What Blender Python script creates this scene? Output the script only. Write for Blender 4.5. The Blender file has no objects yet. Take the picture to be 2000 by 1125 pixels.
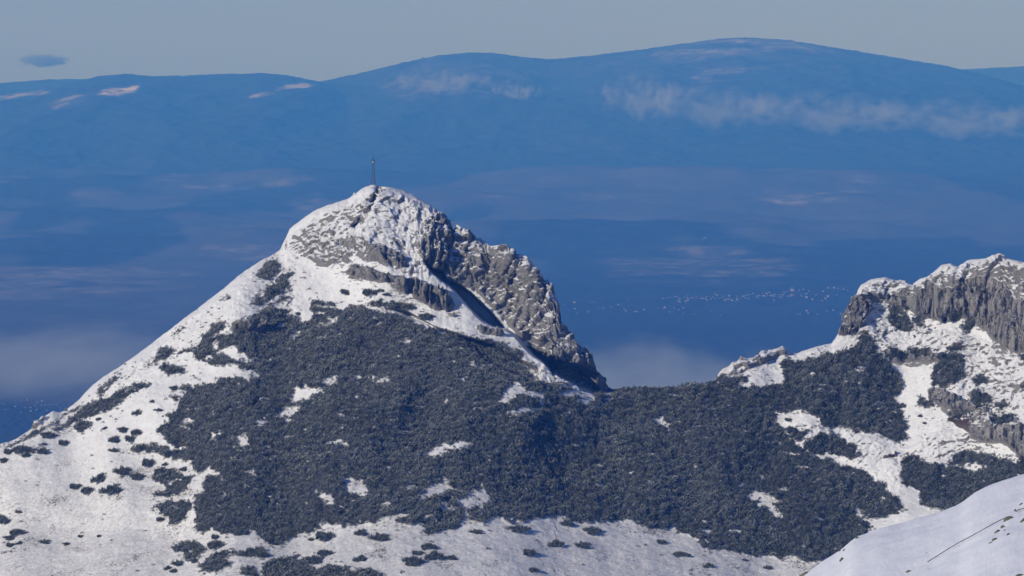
import bpy, math, random
import numpy as np

# ------------------------------------------------------------------ camera, world, sun, exposure
sc = bpy.context.scene
FPX = 8144.0            # focal length in photo pixels (2000 px wide frame, 14 degree lens)
EYE = 60.0              # photo row of eye level
PITCH = math.atan((562.5 - EYE) / FPX)
cam_d = bpy.data.cameras.new('camera'); cam = bpy.data.objects.new('camera', cam_d)
sc.collection.objects.link(cam); sc.camera = cam
cam_d.sensor_width = 36.0; cam_d.lens = 36.0 * FPX / 2000.0
cam_d.clip_start = 1.0; cam_d.clip_end = 200000.0
cam.location = (0, 0, 0); cam.rotation_euler = (math.pi / 2 - PITCH, 0, 0)

SUN_DIR = np.array([-0.72, -0.58, 0.385]); SUN_DIR /= np.linalg.norm(SUN_DIR)
w = bpy.data.worlds.new('World'); sc.world = w; w.use_nodes = True
wn = w.node_tree.nodes; wl = w.node_tree.links
sky = wn.new('ShaderNodeTexSky'); sky.sky_type = 'NISHITA'; sky.sun_disc = False
sky.sun_elevation = math.asin(SUN_DIR[2]); sky.sun_rotation = math.atan2(SUN_DIR[0], SUN_DIR[1])
sky.altitude = 2000; sky.air_density = 1.0; sky.dust_density = 0.6; sky.ozone_density = 1.5
wn['Background'].inputs['Strength'].default_value = 0.062
tint = wn.new('ShaderNodeMix'); tint.data_type = 'RGBA'; tint.blend_type = 'MULTIPLY'; tint.inputs[0].default_value = 1.0
tint.inputs[7].default_value = (0.50, 0.69, 1.36, 1); wl.new(sky.outputs[0], tint.inputs[6]); wl.new(tint.outputs[2], wn['Background'].inputs['Color'])
sl = bpy.data.lights.new('sun', 'SUN'); sl.energy = 3.35; sl.angle = math.radians(0.5); sl.color = (1.0, 0.95, 0.88)
so = bpy.data.objects.new('sun', sl); sc.collection.objects.link(so)
from mathutils import Vector, Matrix
so.rotation_euler = Vector(SUN_DIR).to_track_quat('Z', 'Y').to_euler()
so.location = (-2000, -1000, 1500)
sc.view_settings.view_transform = 'Standard'; sc.view_settings.look = 'None'
sc.view_settings.exposure = 0.0; sc.view_settings.gamma = 1.0
sc.cycles.volume_bounces = 1
sc.cycles.volume_step_rate = 4.0
sc.cycles.volume_max_steps = 64

RNG = np.random.default_rng(7); random.seed(7)

# ------------------------------------------------------------------ projection helpers
CP, SP = math.cos(PITCH), math.sin(PITCH)
def ray(px, py):
    a = (np.asarray(px, float) - 1000.0) / FPX; b = (562.5 - np.asarray(py, float)) / FPX
    dy = CP + b * SP; dz = -SP + b * CP
    return a / dy, dz / dy               # x and z per unit of depth Y
def point(px, py, Y):
    ax, az = ray(px, py); return np.stack([ax * Y, Y + 0 * ax, az * Y], -1)

# ------------------------------------------------------------------ numpy noise
def _h(ix, iy, iz, s):
    h = (ix * 374761393 + iy * 668265263 + iz * 1274126177 + s * 974634777) & 0xFFFFFFFF
    h = ((h ^ (h >> 13)) * 1103515245) & 0xFFFFFFFF
    h = ((h ^ (h >> 16)) * 2246822519) & 0xFFFFFFFF
    return h ^ (h >> 15)
def noise3(P, s=0):
    P = np.asarray(P, float); i = np.floor(P).astype(np.int64); f = P - i
    u = f * f * f * (f * (f * 6 - 15) + 10); out = 0
    for dx in (0, 1):
        wx = u[..., 0] if dx else 1 - u[..., 0]
        for dy in (0, 1):
            wy = u[..., 1] if dy else 1 - u[..., 1]
            for dz in (0, 1):
                wz = u[..., 2] if dz else 1 - u[..., 2]
                h = _h(i[..., 0] + dx, i[..., 1] + dy, i[..., 2] + dz, s)
                g = ((h & 1023) / 511.5 - 1) * (f[..., 0] - dx) + (((h >> 10) & 1023) / 511.5 - 1) * (f[..., 1] - dy) + (((h >> 20) & 1023) / 511.5 - 1) * (f[..., 2] - dz)
                out = out + wx * wy * wz * g
    return out * 1.1
def fbm(P, o=4, s=0, lac=2.03, g=0.5):
    a = 1; t = 0; P = np.asarray(P, float)
    for k in range(o): t = t + a * noise3(P, s + k * 17); P = P * lac + 3.7; a *= g
    return t
def ridged(P, o=4, s=0, g=0.5):
    a = 1; t = 0; n = 0; P = np.asarray(P, float)
    for k in range(o): t = t + a * (1 - 2.2 * np.abs(noise3(P, s + k * 17))); n += a; P = P * 2.07 + 1.3; a *= g
    return t / n
def worley(P, s=0):
    P = np.asarray(P, float); i = np.floor(P).astype(np.int64)
    d1 = np.full(P.shape[:-1], 9.0); d2 = d1.copy(); cid = np.zeros(P.shape[:-1]); tilt = cid.copy()
    for dx in (-1, 0, 1):
        for dy in (-1, 0, 1):
            for dz in (-1, 0, 1):
                c = i + np.array([dx, dy, dz]); h = _h(c[..., 0], c[..., 1], c[..., 2], s)
                q = c + np.stack([(h & 1023) / 1023., ((h >> 10) & 1023) / 1023., ((h >> 20) & 1023) / 1023.], -1)
                d = np.sqrt(((q - P) ** 2).sum(-1)); m = d < d1
                d2 = np.where(m, d1, np.minimum(d2, d)); cid = np.where(m, (h % 997) / 997., cid); h2 = _h(c[..., 2], c[..., 0], c[..., 1], s + 5); tilt = np.where(m, ((h2 & 255) / 127.5 - 1) * (P - q)[..., 0] + (((h2 >> 8) & 255) / 127.5 - 1) * (P - q)[..., 1] + (((h2 >> 16) & 255) / 127.5 - 1) * (P - q)[..., 2], tilt); d1 = np.where(m, d, d1)
    return d1, d2, cid, tilt
def sst(x, a, b):
    t = np.clip((x - a) / (b - a), 0, 1); return t * t * (3 - 2 * t)

# signed distance (negative inside) to a polygon in photo coordinates, only near its bounding box
def poly_sd(px, py, poly, pad=60):
    poly = np.array(poly, float); out = np.full(px.shape, 999.0)
    m = (px > poly[:, 0].min() - pad) & (px < poly[:, 0].max() + pad) & (py > poly[:, 1].min() - pad) & (py < poly[:, 1].max() + pad)
    x = px[m]; y = py[m]
    if x.size == 0: return out
    d = np.full(x.shape, 1e9); ins = np.zeros(x.shape, bool); n = len(poly)
    for k in range(n):
        x1, y1 = poly[k]; x2, y2 = poly[(k + 1) % n]; ex, ey = x2 - x1, y2 - y1
        t = np.clip(((x - x1) * ex + (y - y1) * ey) / (ex * ex + ey * ey + 1e-9), 0, 1)
        d = np.minimum(d, (x - x1 - t * ex) ** 2 + (y - y1 - t * ey) ** 2)
        if y1 != y2:
            c = ((y1 > y) != (y2 > y)) & (x < (x2 - x1) * (y - y1) / (y2 - y1) + x1); ins ^= c
    d = np.sqrt(d); out[m] = np.where(ins, -d, d); return out
def line_d(px, py, pts, pad=80):
    pts = np.array(pts, float); out = np.full(px.shape, 999.0)
    m = (px > pts[:, 0].min() - pad) & (px < pts[:, 0].max() + pad) & (py > pts[:, 1].min() - pad) & (py < pts[:, 1].max() + pad)
    x = px[m]; y = py[m]
    if x.size == 0: return out
    d = np.full(x.shape, 1e9)
    for (x1, y1), (x2, y2) in zip(pts[:-1], pts[1:]):
        ex, ey = x2 - x1, y2 - y1
        t = np.clip(((x - x1) * ex + (y - y1) * ey) / (ex * ex + ey * ey + 1e-9), 0, 1)
        d = np.minimum(d, (x - x1 - t * ex) ** 2 + (y - y1 - t * ey) ** 2)
    out[m] = np.sqrt(d); return out

# ------------------------------------------------------------------ mesh / object helpers
def mesh_from(name, V, F, mats=(), attrs=None, smooth=False):
    V = np.asarray(V, np.float32).reshape(-1, 3); F = np.asarray(F, np.int32); k = F.shape[1]
    me = bpy.data.meshes.new(name); me.vertices.add(len(V)); me.vertices.foreach_set('co', V.ravel())
    me.loops.add(F.size); me.loops.foreach_set('vertex_index', F.ravel())
    me.polygons.add(len(F)); me.polygons.foreach_set('loop_start', np.arange(0, F.size, k, dtype=np.int32))
    me.polygons.foreach_set('loop_total', np.full(len(F), k, np.int32))
    if smooth: me.polygons.foreach_set('use_smooth', np.ones(len(F), bool))
    for an, av in (attrs or {}).items():
        a = me.attributes.new(an, 'FLOAT', 'POINT'); a.data.foreach_set('value', np.asarray(av, np.float32).ravel())
    me.update(calc_edges=True)
    for m in mats: me.materials.append(m)
    return me
def link(name, me, parent=None):
    o = bpy.data.objects.new(name, me); sc.collection.objects.link(o)
    if parent: o.parent = parent
    return o
def tag(o, label=None, cat=None, group=None, kind=None):
    if label: o['label'] = label
    if cat: o['category'] = cat
    if group: o['group'] = group
    if kind: o['kind'] = kind
    return o
def grid_faces(R, C):
    r, c = np.meshgrid(np.arange(R - 1), np.arange(C - 1), indexing='ij'); a = (r * C + c).ravel()
    return np.stack([a, a + C, a + C + 1, a + 1], -1)       # rows run downwards in the view

# ------------------------------------------------------------------ materials
class NT:
    def __init__(s, name):
        s.m = bpy.data.materials.new(name); s.m.use_nodes = True; s.t = s.m.node_tree; s.b = s.t.nodes['Principled BSDF']; s.out = s.t.nodes['Material Output']
    def n(s, typ, **k):
        q = s.t.nodes.new(typ)
        for a, v in k.items():
            if a == 'ins':
                for i, x in v.items():
                    if hasattr(x, 'links') or isinstance(x, bpy.types.NodeSocket): s.t.links.new(x, q.inputs[i])
                    else: q.inputs[i].default_value = x
            else: setattr(q, a, v)
        return q
    def math(s, op, a, b=0.0, c=None, clamp=False):
        q = s.n('ShaderNodeMath', operation=op, ins={0: a, 1: b}); q.use_clamp = clamp
        if c is not None: s.n; q.inputs[2].default_value = c
        return q.outputs[0]
    def attr(s, name): return s.n('ShaderNodeAttribute', attribute_name=name).outputs['Fac']
    def pos(s, scale=(1, 1, 1), rot=(0, 0, 0)):
        tc = s.n('ShaderNodeTexCoord'); mp = s.n('ShaderNodeMapping'); s.t.links.new(tc.outputs['Object'], mp.inputs[0])
        mp.inputs['Scale'].default_value = scale; mp.inputs['Rotation'].default_value = rot; return mp.outputs[0]
    def noise(s, vec, scale, detail=5, rough=0.55, dist=0.0):
        return s.n('ShaderNodeTexNoise', ins={'Vector': vec, 'Scale': scale, 'Detail': detail, 'Roughness': rough, 'Distortion': dist}).outputs['Fac']
    def ramp(s, f, a, b):
        q = s.n('ShaderNodeMapRange', interpolation_type='SMOOTHSTEP', ins={'Value': f, 'From Min': a, 'From Max': b}); return q.outputs[0]
    def mix(s, f, a, b):
        q = s.n('ShaderNodeMix', data_type='RGBA'); s.t.links.new(f, q.inputs[0]) if not isinstance(f, float) else setattr(q.inputs[0], 'default_value', f)
        for i, x in ((6, a), (7, b)):
            if isinstance(x, tuple): q.inputs[i].default_value = (*x, 1)
            else: s.t.links.new(x, q.inputs[i])
        return q.outputs[2]
    def color(s, c):
        if isinstance(c, tuple): s.b.inputs['Base Color'].default_value = (*c, 1)
        else: s.t.links.new(c, s.b.inputs['Base Color'])
        return s
    def rough(s, r, spec=0.3):
        s.b.inputs['Roughness'].default_value = r; s.b.inputs['Specular IOR Level'].default_value = spec; return s
    def bump(s, h, dist, strength=1.0):
        q = s.n('ShaderNodeBump', ins={'Height': h, 'Distance': dist, 'Strength': strength}); s.t.links.new(q.outputs[0], s.b.inputs['Normal']); return s

def mountain_material():
    m = NT('snowy_rock'); P = m.pos()
    rock = m.attr('rock'); ground = m.attr('ground'); thin = m.attr('thin'); strip = m.attr('wall')
    geo = m.n('ShaderNodeNewGeometry'); sx = m.n('ShaderNodeSeparateXYZ', ins={0: geo.outputs['Normal']}); nz = sx.outputs['Z']
    # snow lies where the ground is flat enough, broken up by rubble of several sizes
    led = m.noise(m.pos((0.42, 0.42, 2.1), (0.0, -0.30, 0.0)), 0.66, 5, 0.66, 0.8)
    fine = m.noise(P, 1.7, 4, 0.65)
    a = m.math('MULTIPLY', m.math('SUBTRACT', led, 0.5), 2.3)
    b = m.math('MULTIPLY', m.math('SUBTRACT', fine, 0.5), 0.9)
    c = m.math('MULTIPLY', m.math('SUBTRACT', 0.60, nz), 1.5)
    v = m.math('ADD', m.math('ADD', a, b), m.math('ADD', c, rock))
    f = m.ramp(v, 0.50, 0.66)
    big = m.noise(P, 0.05, 5, 0.6); med = m.noise(m.pos((1, 1, 0.35)), 0.5, 6, 0.65)
    grey = m.mix(med, (0.13, 0.126, 0.118), (0.50, 0.48, 0.44))
    warm = m.mix(m.ramp(big, 0.55, 0.75), grey, (0.22, 0.20, 0.17))
    streak = m.noise(m.pos((1.0, 1.0, 0.07)), 0.42, 5, 0.6)
    warm = m.mix(m.math('MULTIPLY', strip, m.ramp(streak, 0.48, 0.60), clamp=True), warm, (0.05, 0.051, 0.053))
    warm = m.mix(m.math('MULTIPLY', strip, m.ramp(streak, 0.46, 0.38), clamp=True), warm, (0.44, 0.42, 0.385))
    scree = m.mix(m.attr('brown'), warm, (0.105, 0.062, 0.042))
    # thin snow on the meadow: dead grass and stones show through
    g1 = m.noise(m.pos((0.8, 0.5, 1.4)), 1.1, 5, 0.78, 0.4); g2 = m.noise(P, 0.05, 4, 0.6)
    gf = m.math('MULTIPLY', m.ramp(m.math('ADD', g1, m.math('MULTIPLY', m.math('SUBTRACT', g2, 0.5), 0.75)), 0.585, 0.70), thin, clamp=True)
    snow = m.mix(m.noise(P, 0.11, 4, 0.55), (0.72, 0.725, 0.735), (0.84, 0.845, 0.85))
    snow = m.mix(m.math('MULTIPLY', thin, m.ramp(m.noise(P, 0.5, 6, 0.75), 0.35, 0.75), clamp=True), snow, (0.50, 0.49, 0.475))
    snow = m.mix(gf, snow, (0.15, 0.13, 0.105))
    col = m.mix(f, snow, scree)
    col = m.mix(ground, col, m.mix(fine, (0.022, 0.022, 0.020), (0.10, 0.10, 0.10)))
    m.color(col).rough(0.85, 0.15)
    h = m.math('ADD', m.math('MULTIPLY', m.noise(P, 0.9, 6, 0.68), m.math('ADD', 0.22, m.math('MULTIPLY', f, 0.85))), m.math('MULTIPLY', f, -0.22))
    vo = m.n('ShaderNodeTexVoronoi', feature='DISTANCE_TO_EDGE', ins={'Vector': m.pos((1, 1, 0.6)), 'Scale': 0.55}).outputs['Distance']
    h = m.math('ADD', h, m.math('MULTIPLY', m.math('MINIMUM', vo, 0.25), m.math('MULTIPLY', f, 0.9)))
    m.bump(h, 2.2, 1.0)
    return m.m

def flat_noise_mat(name, c1, c2, scale, rough=0.8, bump=0.0, spec=0.3):
    m = NT(name); P = m.pos(); f = m.noise(P, scale, 5, 0.6); m.color(m.mix(f, c1, c2)).rough(rough, spec)
    if bump: m.bump(f, bump)
    return m.m

# ------------------------------------------------------------------ the near mountain
TOP = [(-900, 1180), (-500, 1060), (-260, 960), (-100, 912), (0, 868), (30, 858), (60, 838), (90, 812), (103, 802), (118, 806), (130, 801), (160, 775), (182, 752), (200, 738), (240, 712),
       (290, 676), (350, 630), (400, 592), (430, 568), (470, 535), (500, 516), (548, 488), (555, 470), (566, 448), (590, 428), (612, 412), (640, 400),
       (680, 388), (696, 376), (715, 364), (727, 361), (742, 364), (760, 366), (790, 372), (812, 384), (830, 395), (848, 405), (858, 414), (870, 420), (874, 432), (882, 446),
       (887, 450), (892, 447), (898, 453), (912, 454), (922, 460), (930, 466), (940, 465), (952, 476), (964, 485), (972, 485), (986, 484), (994, 491), (1003, 491), (1008, 499), (1018, 497), (1030, 500),
       (1042, 514), (1050, 526), (1062, 539), (1066, 546), (1074, 552), (1080, 566), (1083, 585), (1084.5, 605), (1086, 625), (1092, 634), (1104, 641), (1120, 656), (1132, 672), (1142, 686), (1152, 702), (1160, 714),
       (1170, 730), (1180, 744), (1192, 760), (1206, 760), (1230, 759), (1255, 758), (1285, 761), (1310, 758), (1345, 753), (1370, 750), (1388, 746), (1396, 741), (1404, 728), (1412, 720),
       (1424, 716), (1430, 708), (1440, 705), (1448, 696), (1460, 699), (1484, 697), (1490, 688), (1512, 682), (1528, 676), (1540, 688), (1556, 690), (1566, 686), (1596, 677), (1625, 670), (1638, 650), (1648, 625),
       (1660, 604), (1668, 590), (1674, 570), (1682, 556), (1700, 546), (1728, 541), (1750, 547), (1782, 554), (1795, 545), (1812, 540), (1828, 528), (1840, 517), (1856, 515),
       (1872, 523), (1890, 509), (1906, 507), (1925, 505), (1942, 497), (1952, 495), (1964, 499), (1975, 508), (1990, 511), (2010, 514), (2060, 500), (2130, 520), (2300, 560), (2500, 600), (2900, 780)]
# painted regions traced on the slope: (value, softness, polygon)
WHOLE_RIB = [(868, 448), (880, 380), (1100, 440), (1250, 765), (1160, 770), (1132, 758), (1100, 741), (1078, 729), (1058, 706), (1040, 694), (1018, 671), (1000, 652), (985, 642), (962, 637), (942, 626), (925, 610), (905, 588), (893, 574), (878, 558), (858, 545), (838, 528), (825, 508), (845, 505), (866, 512), (874, 500), (877, 470)]
HOLLOW = [(1030, 676), (1064, 688), (1100, 700), (1140, 714), (1166, 728), (1215, 770), (1165, 770), (1132, 758), (1100, 741), (1078, 729), (1060, 707), (1044, 694)]
GULLY = [(826, 508), (846, 522), (866, 530), (872, 545), (892, 556), (920, 572), (942, 594), (960, 612), (978, 632), (985, 642), (962, 637), (942, 626), (925, 610), (905, 588), (893, 574), (878, 558), (858, 545), (838, 528)]
SLOPES = [  # slope angle in degrees, softness, polygon
    (17, 40, [(-400, 1020), (380, 1060), (700, 1035), (1300, 1040), (1560, 1110), (2400, 1110), (2400, 1400), (-400, 1400)]),
    (66, 8, [(675, 528), (690, 514), (760, 530), (806, 540), (846, 556), (876, 572), (893, 598), (874, 607), (840, 597), (800, 576), (774, 564), (752, 553), (716, 543), (688, 543)]),
    (64, 8, [(714, 482), (740, 477), (768, 488), (792, 506), (798, 522), (780, 527), (750, 517), (726, 502)]),
    (62, 12, [(880, 452), (925, 460), (955, 475), (1020, 500), (1050, 530), (1080, 565), (1084, 620), (1120, 665), (1190, 757), (1130, 740), (1060, 700), (1000, 645), (950, 592), (885, 547), (870, 520)]),
    (55, 14, [(830, 425), (868, 412), (884, 450), (872, 500), (868, 530), (845, 530), (820, 505), (800, 480)]),
    (72, 10, [(1690, 575), (1724, 572), (1770, 583), (1800, 560), (1850, 552), (1880, 530), (1960, 515), (2120, 560), (2300, 600), (2300, 720), (2060, 695), (1960, 684), (1940, 662), (1900, 628), (1875, 614), (1842, 632), (1800, 620), (1760, 606), (1720, 600)]),
    (70, 8, [(1668, 588), (1690, 572), (1700, 600), (1692, 640), (1665, 652), (1636, 656), (1650, 620)]),
    (60, 7, [(1740, 686), (1850, 690), (1845, 706), (1800, 708), (1745, 706)]),
    (62, 7, [(1812, 757), (1840, 758), (1895, 788), (1935, 800), (1935, 818), (1890, 802), (1850, 800), (1815, 782)]),
    (70, 8, [(1895, 852), (1950, 830), (2010, 830), (2300, 850), (2300, 920), (2000, 898), (1985, 888), (1960, 867), (1920, 858)]),
    (62, 5, [(1395, 742), (1420, 724), (1445, 704), (1486, 694), (1490, 702), (1450, 726), (1420, 736)]),
    (66, 5, [(454, 632), (500, 631), (520, 634), (518, 646), (480, 649), (452, 642)]),
    (48, 30, [(560, 470), (620, 420), (720, 370), (860, 420), (830, 530), (700, 520), (600, 520)]),
]
ROCKS = [  # rockiness offset, softness, polygon   (base is -0.35 on open snow)
    (0.35, 14, [(548, 492), (572, 448), (640, 405), (700, 380), (727, 362), (790, 374), (870, 420), (884, 446), (872, 500), (868, 540), (840, 545), (800, 545), (740, 525), (690, 512), (660, 522), (600, 515)]),
    (0.44, 14, [(556, 488), (600, 468), (660, 452), (720, 456), (760, 478), (800, 505), (812, 535), (760, 528), (700, 508), (640, 525), (600, 512)]),
    (0.95, 5, [(675, 530), (690, 517), (716, 522), (740, 536), (770, 540), (806, 543), (846, 560), (876, 575), (893, 598), (874, 607), (840, 597), (800, 576), (774, 564), (752, 553), (716, 543), (688, 543)]),
    (1.00, 5, [(716, 482), (740, 479), (766, 489), (790, 507), (796, 521), (780, 526), (750, 516), (726, 501)]),
    (0.55, 6, [(880, 452), (893, 440), (925, 455), (955, 470), (985, 480), (1020, 495), (1050, 530), (1066, 550), (1084, 575), (1088, 620), (1120, 660), (1150, 695), (1195, 757), (1150, 762), (1100, 735), (1060, 703), (1020, 668), (1005, 652), (985, 627), (950, 592), (920, 568), (885, 547), (870, 520), (878, 490)]),
    (0.60, 6, [(828, 430), (868, 415), (882, 440), (885, 455), (872, 500), (868, 530), (845, 530), (820, 505), (806, 480), (830, 455)]),
    (0.62, 3, [(738, 366), (748, 368), (738, 392), (722, 410), (712, 436), (694, 446), (690, 438), (706, 424), (716, 404), (728, 388)]),
    (1.15, 6, [(1724, 575), (1770, 587), (1800, 570), (1815, 550), (1835, 565), (1860, 570), (1880, 548), (1940, 545), (1966, 560), (1985, 585), (2040, 600), (2300, 620), (2300, 715), (2060, 692), (1960, 682), (1940, 660), (1925, 642), (1900, 625), (1875, 612), (1842, 628), (1810, 620), (1780, 603), (1750, 602), (1730, 592)]),
    (0.20, 8, [(1392, 748), (1440, 720), (1540, 690), (1640, 662), (1700, 640), (1690, 690), (1540, 722), (1450, 758)]),
    (0.44, 8, [(1674, 574), (1690, 552), (1728, 545), (1790, 552), (1840, 520), (1880, 515), (1950, 498), (2120, 520), (2300, 560), (2300, 620), (2000, 600), (1960, 560), (1860, 575), (1780, 590), (1700, 585)]),
    (0.90, 6, [(1668, 590), (1680, 575), (1692, 574), (1700, 600), (1690, 638), (1665, 650), (1634, 656), (1645, 630), (1655, 602)]),
    (0.36, 12, [(1600, 680), (1640, 655), (1720, 610), (1800, 630), (1900, 650), (2050, 700), (2050, 850), (1900, 850), (1820, 800), (1830, 720), (1750, 720), (1690, 660)]),
    (0.85, 5, [(1735, 688), (1850, 690), (1846, 706), (1800, 708), (1745, 706)]),
    (0.95, 5, [(1812, 758), (1840, 758), (1870, 778), (1895, 788), (1935, 800), (1935, 818), (1890, 802), (1850, 800), (1815, 784)]),
    (1.00, 5, [(1895, 852), (1950, 832), (2010, 832), (2300, 850), (2300, 920), (2000, 898), (1985, 888), (1960, 867), (1920, 858)]),
    (0.60, 5, [(1840, 815), (1900, 805), (1990, 815), (2000, 835), (1900, 850), (1870, 835)]),
    (0.46, 4, [(1392, 746), (1420, 726), (1445, 704), (1486, 694), (1530, 680), (1545, 696), (1500, 706), (1450, 728), (1420, 738)]),
    (0.85, 3, [(454, 632), (500, 631), (520, 634), (518, 646), (480, 649), (452, 642)]),
    (0.23, 25, [(60, 850), (350, 630), (500, 520), (560, 500), (620, 540), (560, 640), (440, 640), (330, 740), (250, 790), (350, 780), (420, 740), (320, 800), (240, 800)]),
    (0.28, 4, [(180, 760), (200, 742), (216, 738), (190, 775)]), (0.45, 3, [(40, 858), (80, 820), (95, 810), (92, 820), (60, 850)]),
    (0.34, 10, [(930, 655), (1010, 680), (1040, 700), (1160, 762), (1100, 756), (1030, 742), (1010, 700)]),
    (0.75, 3, [(926, 640), (950, 640), (970, 648), (985, 652), (960, 654), (935, 650)]), (0.6, 3, [(872, 608), (892, 614), (890, 619), (872, 613)]),
    (0.24, 15, [(1530, 806), (1600, 830), (1700, 850), (1780, 860), (1780, 760), (1850, 820), (1990, 890), (1800, 910), (1760, 980), (1680, 910), (1560, 870)]),
    (0.5, 4, [(1712, 884), (1750, 886), (1755, 894), (1725, 896)]), (0.4, 4, [(1836, 856), (1852, 864), (1850, 874), (1838, 866)]),
]
CRACKS = [  # carve depth m, half width px, line
    (14, 5, [(742, 368), (734, 385), (724, 402), (716, 420), (705, 432), (692, 444)]),
    (4, 3, [(846, 430), (862, 436), (872, 448), (880, 462)]), (6, 4, [(884, 450), (878, 470), (874, 500), (869, 530)]),
    (5, 4, [(926, 466), (920, 480), (908, 500)]), (7, 5, [(962, 484), (956, 510), (946, 528), (942, 545), (930, 562)]),
    (6, 4, [(1006, 498), (1000, 512), (990, 530)]), (5, 4, [(1022, 504), (1012, 530), (1000, 552)]), (4, 3, [(1050, 540), (1046, 560), (1050, 590)]),
    (4, 3, [(1010, 540), (1030, 570), (1048, 600), (1056, 610)]), (9, 9, [(1068, 545), (1070, 570), (1066, 600), (1056, 612)]), (4, 4, [(960, 580), (975, 600), (985, 625)]),
    (3, 4, [(1040, 620), (1030, 640), (1044, 660)]), (3, 3, [(1060, 650), (1080, 670), (1100, 690)]), (3, 3, [(1075, 640), (1100, 668), (1128, 700)]),
    (2.5, 3, [(802, 560), (797, 574)]), (2.5, 3, [(856, 575), (852, 595)]), (3, 3, [(702, 520), (694, 532)]),
    (5, 3, [(1686, 575), (1687, 600)]), (5, 4, [(1808, 562), (1808, 580)]), (4, 4, [(1772, 582), (1774, 606)]), (5, 5, [(1968, 505), (1975, 530), (1985, 555)]),
    (3, 3, [(1862, 560), (1870, 590)]), (3, 3, [(1846, 575), (1848, 595)]), (3, 3, [(1905, 560), (1940, 578), (1962, 588)]), (4, 4, [(1985, 620), (1992, 640)]), (3, 3, [(1660, 625), (1662, 645)]),
    (3, 4, [(770, 470), (780, 480), (790, 492)]),
]
FOREST = [(383, 1040), (382, 1010), (378, 966), (400, 960), (398, 936), (412, 928), (428, 927), (405, 914), (398, 924), (388, 929), (374, 915), (370, 900), (344, 900), (320, 892), (300, 885), (280, 882),
    (266, 887), (250, 882), (260, 874), (280, 870), (300, 868), (320, 876), (345, 878), (366, 875), (348, 875), (324, 862), (308, 842), (320, 830), (336, 822), (318, 814), (340, 808), (348, 792), (360, 774), (350, 758),
    (370, 754), (420, 750), (422, 742), (440, 738), (498, 742), (508, 733), (498, 728), (470, 721), (460, 712), (448, 712), (428, 718), (410, 710), (380, 700), (380, 684), (400, 670), (412, 662), (446, 655), (458, 642),
    (470, 641), (486, 649), (516, 648), (522, 632), (498, 628), (466, 628), (496, 616), (512, 606), (540, 588), (548, 586), (526, 602), (558, 602), (566, 610), (560, 618), (582, 620), (586, 632), (600, 632), (618, 614), (636, 612),
    (604, 608), (604, 592), (616, 588), (652, 592), (668, 606), (680, 602), (696, 594), (710, 598), (718, 606), (750, 612), (772, 614), (780, 620), (800, 626), (830, 638), (850, 647), (870, 652), (880, 648), (900, 651),
    (916, 655), (936, 662), (962, 664), (978, 672), (1002, 682), (1022, 690), (1018, 708), (1026, 720), (1040, 732), (1032, 742), (1070, 748), (1096, 754), (1120, 761), (1162, 763), (1192, 757), (1192, 740), (1240, 740),
    (1300, 740), (1360, 740), (1400, 738), (1420, 736), (1442, 738), (1440, 754), (1478, 759), (1504, 754), (1530, 752), (1528, 728), (1524, 708), (1536, 702), (1556, 708), (1600, 698), (1646, 688), (1676, 676), (1678, 658),
    (1690, 654), (1706, 664), (1720, 676), (1712, 688), (1732, 706), (1748, 724), (1766, 746), (1758, 768), (1746, 778), (1760, 800), (1770, 820), (1772, 840), (1776, 860), (1748, 866), (1720, 852), (1696, 844),
    (1666, 848), (1660, 838), (1640, 836), (1600, 832), (1602, 816), (1580, 812), (1574, 804), (1550, 802), (1532, 808), (1510, 818), (1526, 836), (1540, 852), (1566, 878), (1592, 896), (1624, 898), (1640, 910),
    (1670, 914), (1690, 922), (1710, 938), (1734, 950), (1730, 960), (1766, 986), (1768, 998), (1750, 1002), (1740, 1010), (1712, 1016), (1686, 1014), (1672, 992), (1674, 1008), (1690, 1024), (1705, 1032),
    (1650, 1080), (1594, 1100), (1568, 1098), (1546, 1086), (1526, 1094), (1498, 1084), (1462, 1088), (1430, 1076), (1378, 1076), (1368, 1062), (1342, 1044), (1320, 1036), (1316, 1026), (1302, 1034), (1270, 1034),
    (1250, 1030), (1237, 1019), (1221, 1016), (1185, 1022), (1163, 1019), (1124, 1022), (1094, 1008), (1036, 1014), (1033, 1022), (990, 1020), (977, 1010), (958, 1012), (945, 1024), (916, 1016), (912, 1002), (920, 990),
    (942, 988), (956, 976), (946, 954), (914, 966), (890, 980), (906, 992), (904, 1006), (902, 1018), (890, 1032), (850, 1042), (834, 1047), (826, 1040), (832, 1030), (822, 1022), (790, 1025), (770, 1018), (778, 1010), (808, 1000),
    (762, 1007), (738, 1020), (716, 1025), (704, 1021), (686, 1028), (670, 1033), (662, 1026), (624, 1020), (628, 1030), (610, 1039), (580, 1046), (566, 1056), (538, 1065), (516, 1062), (508, 1050), (496, 1038), (470, 1034),
    (444, 1046), (430, 1044), (420, 1034), (396, 1042)]
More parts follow.
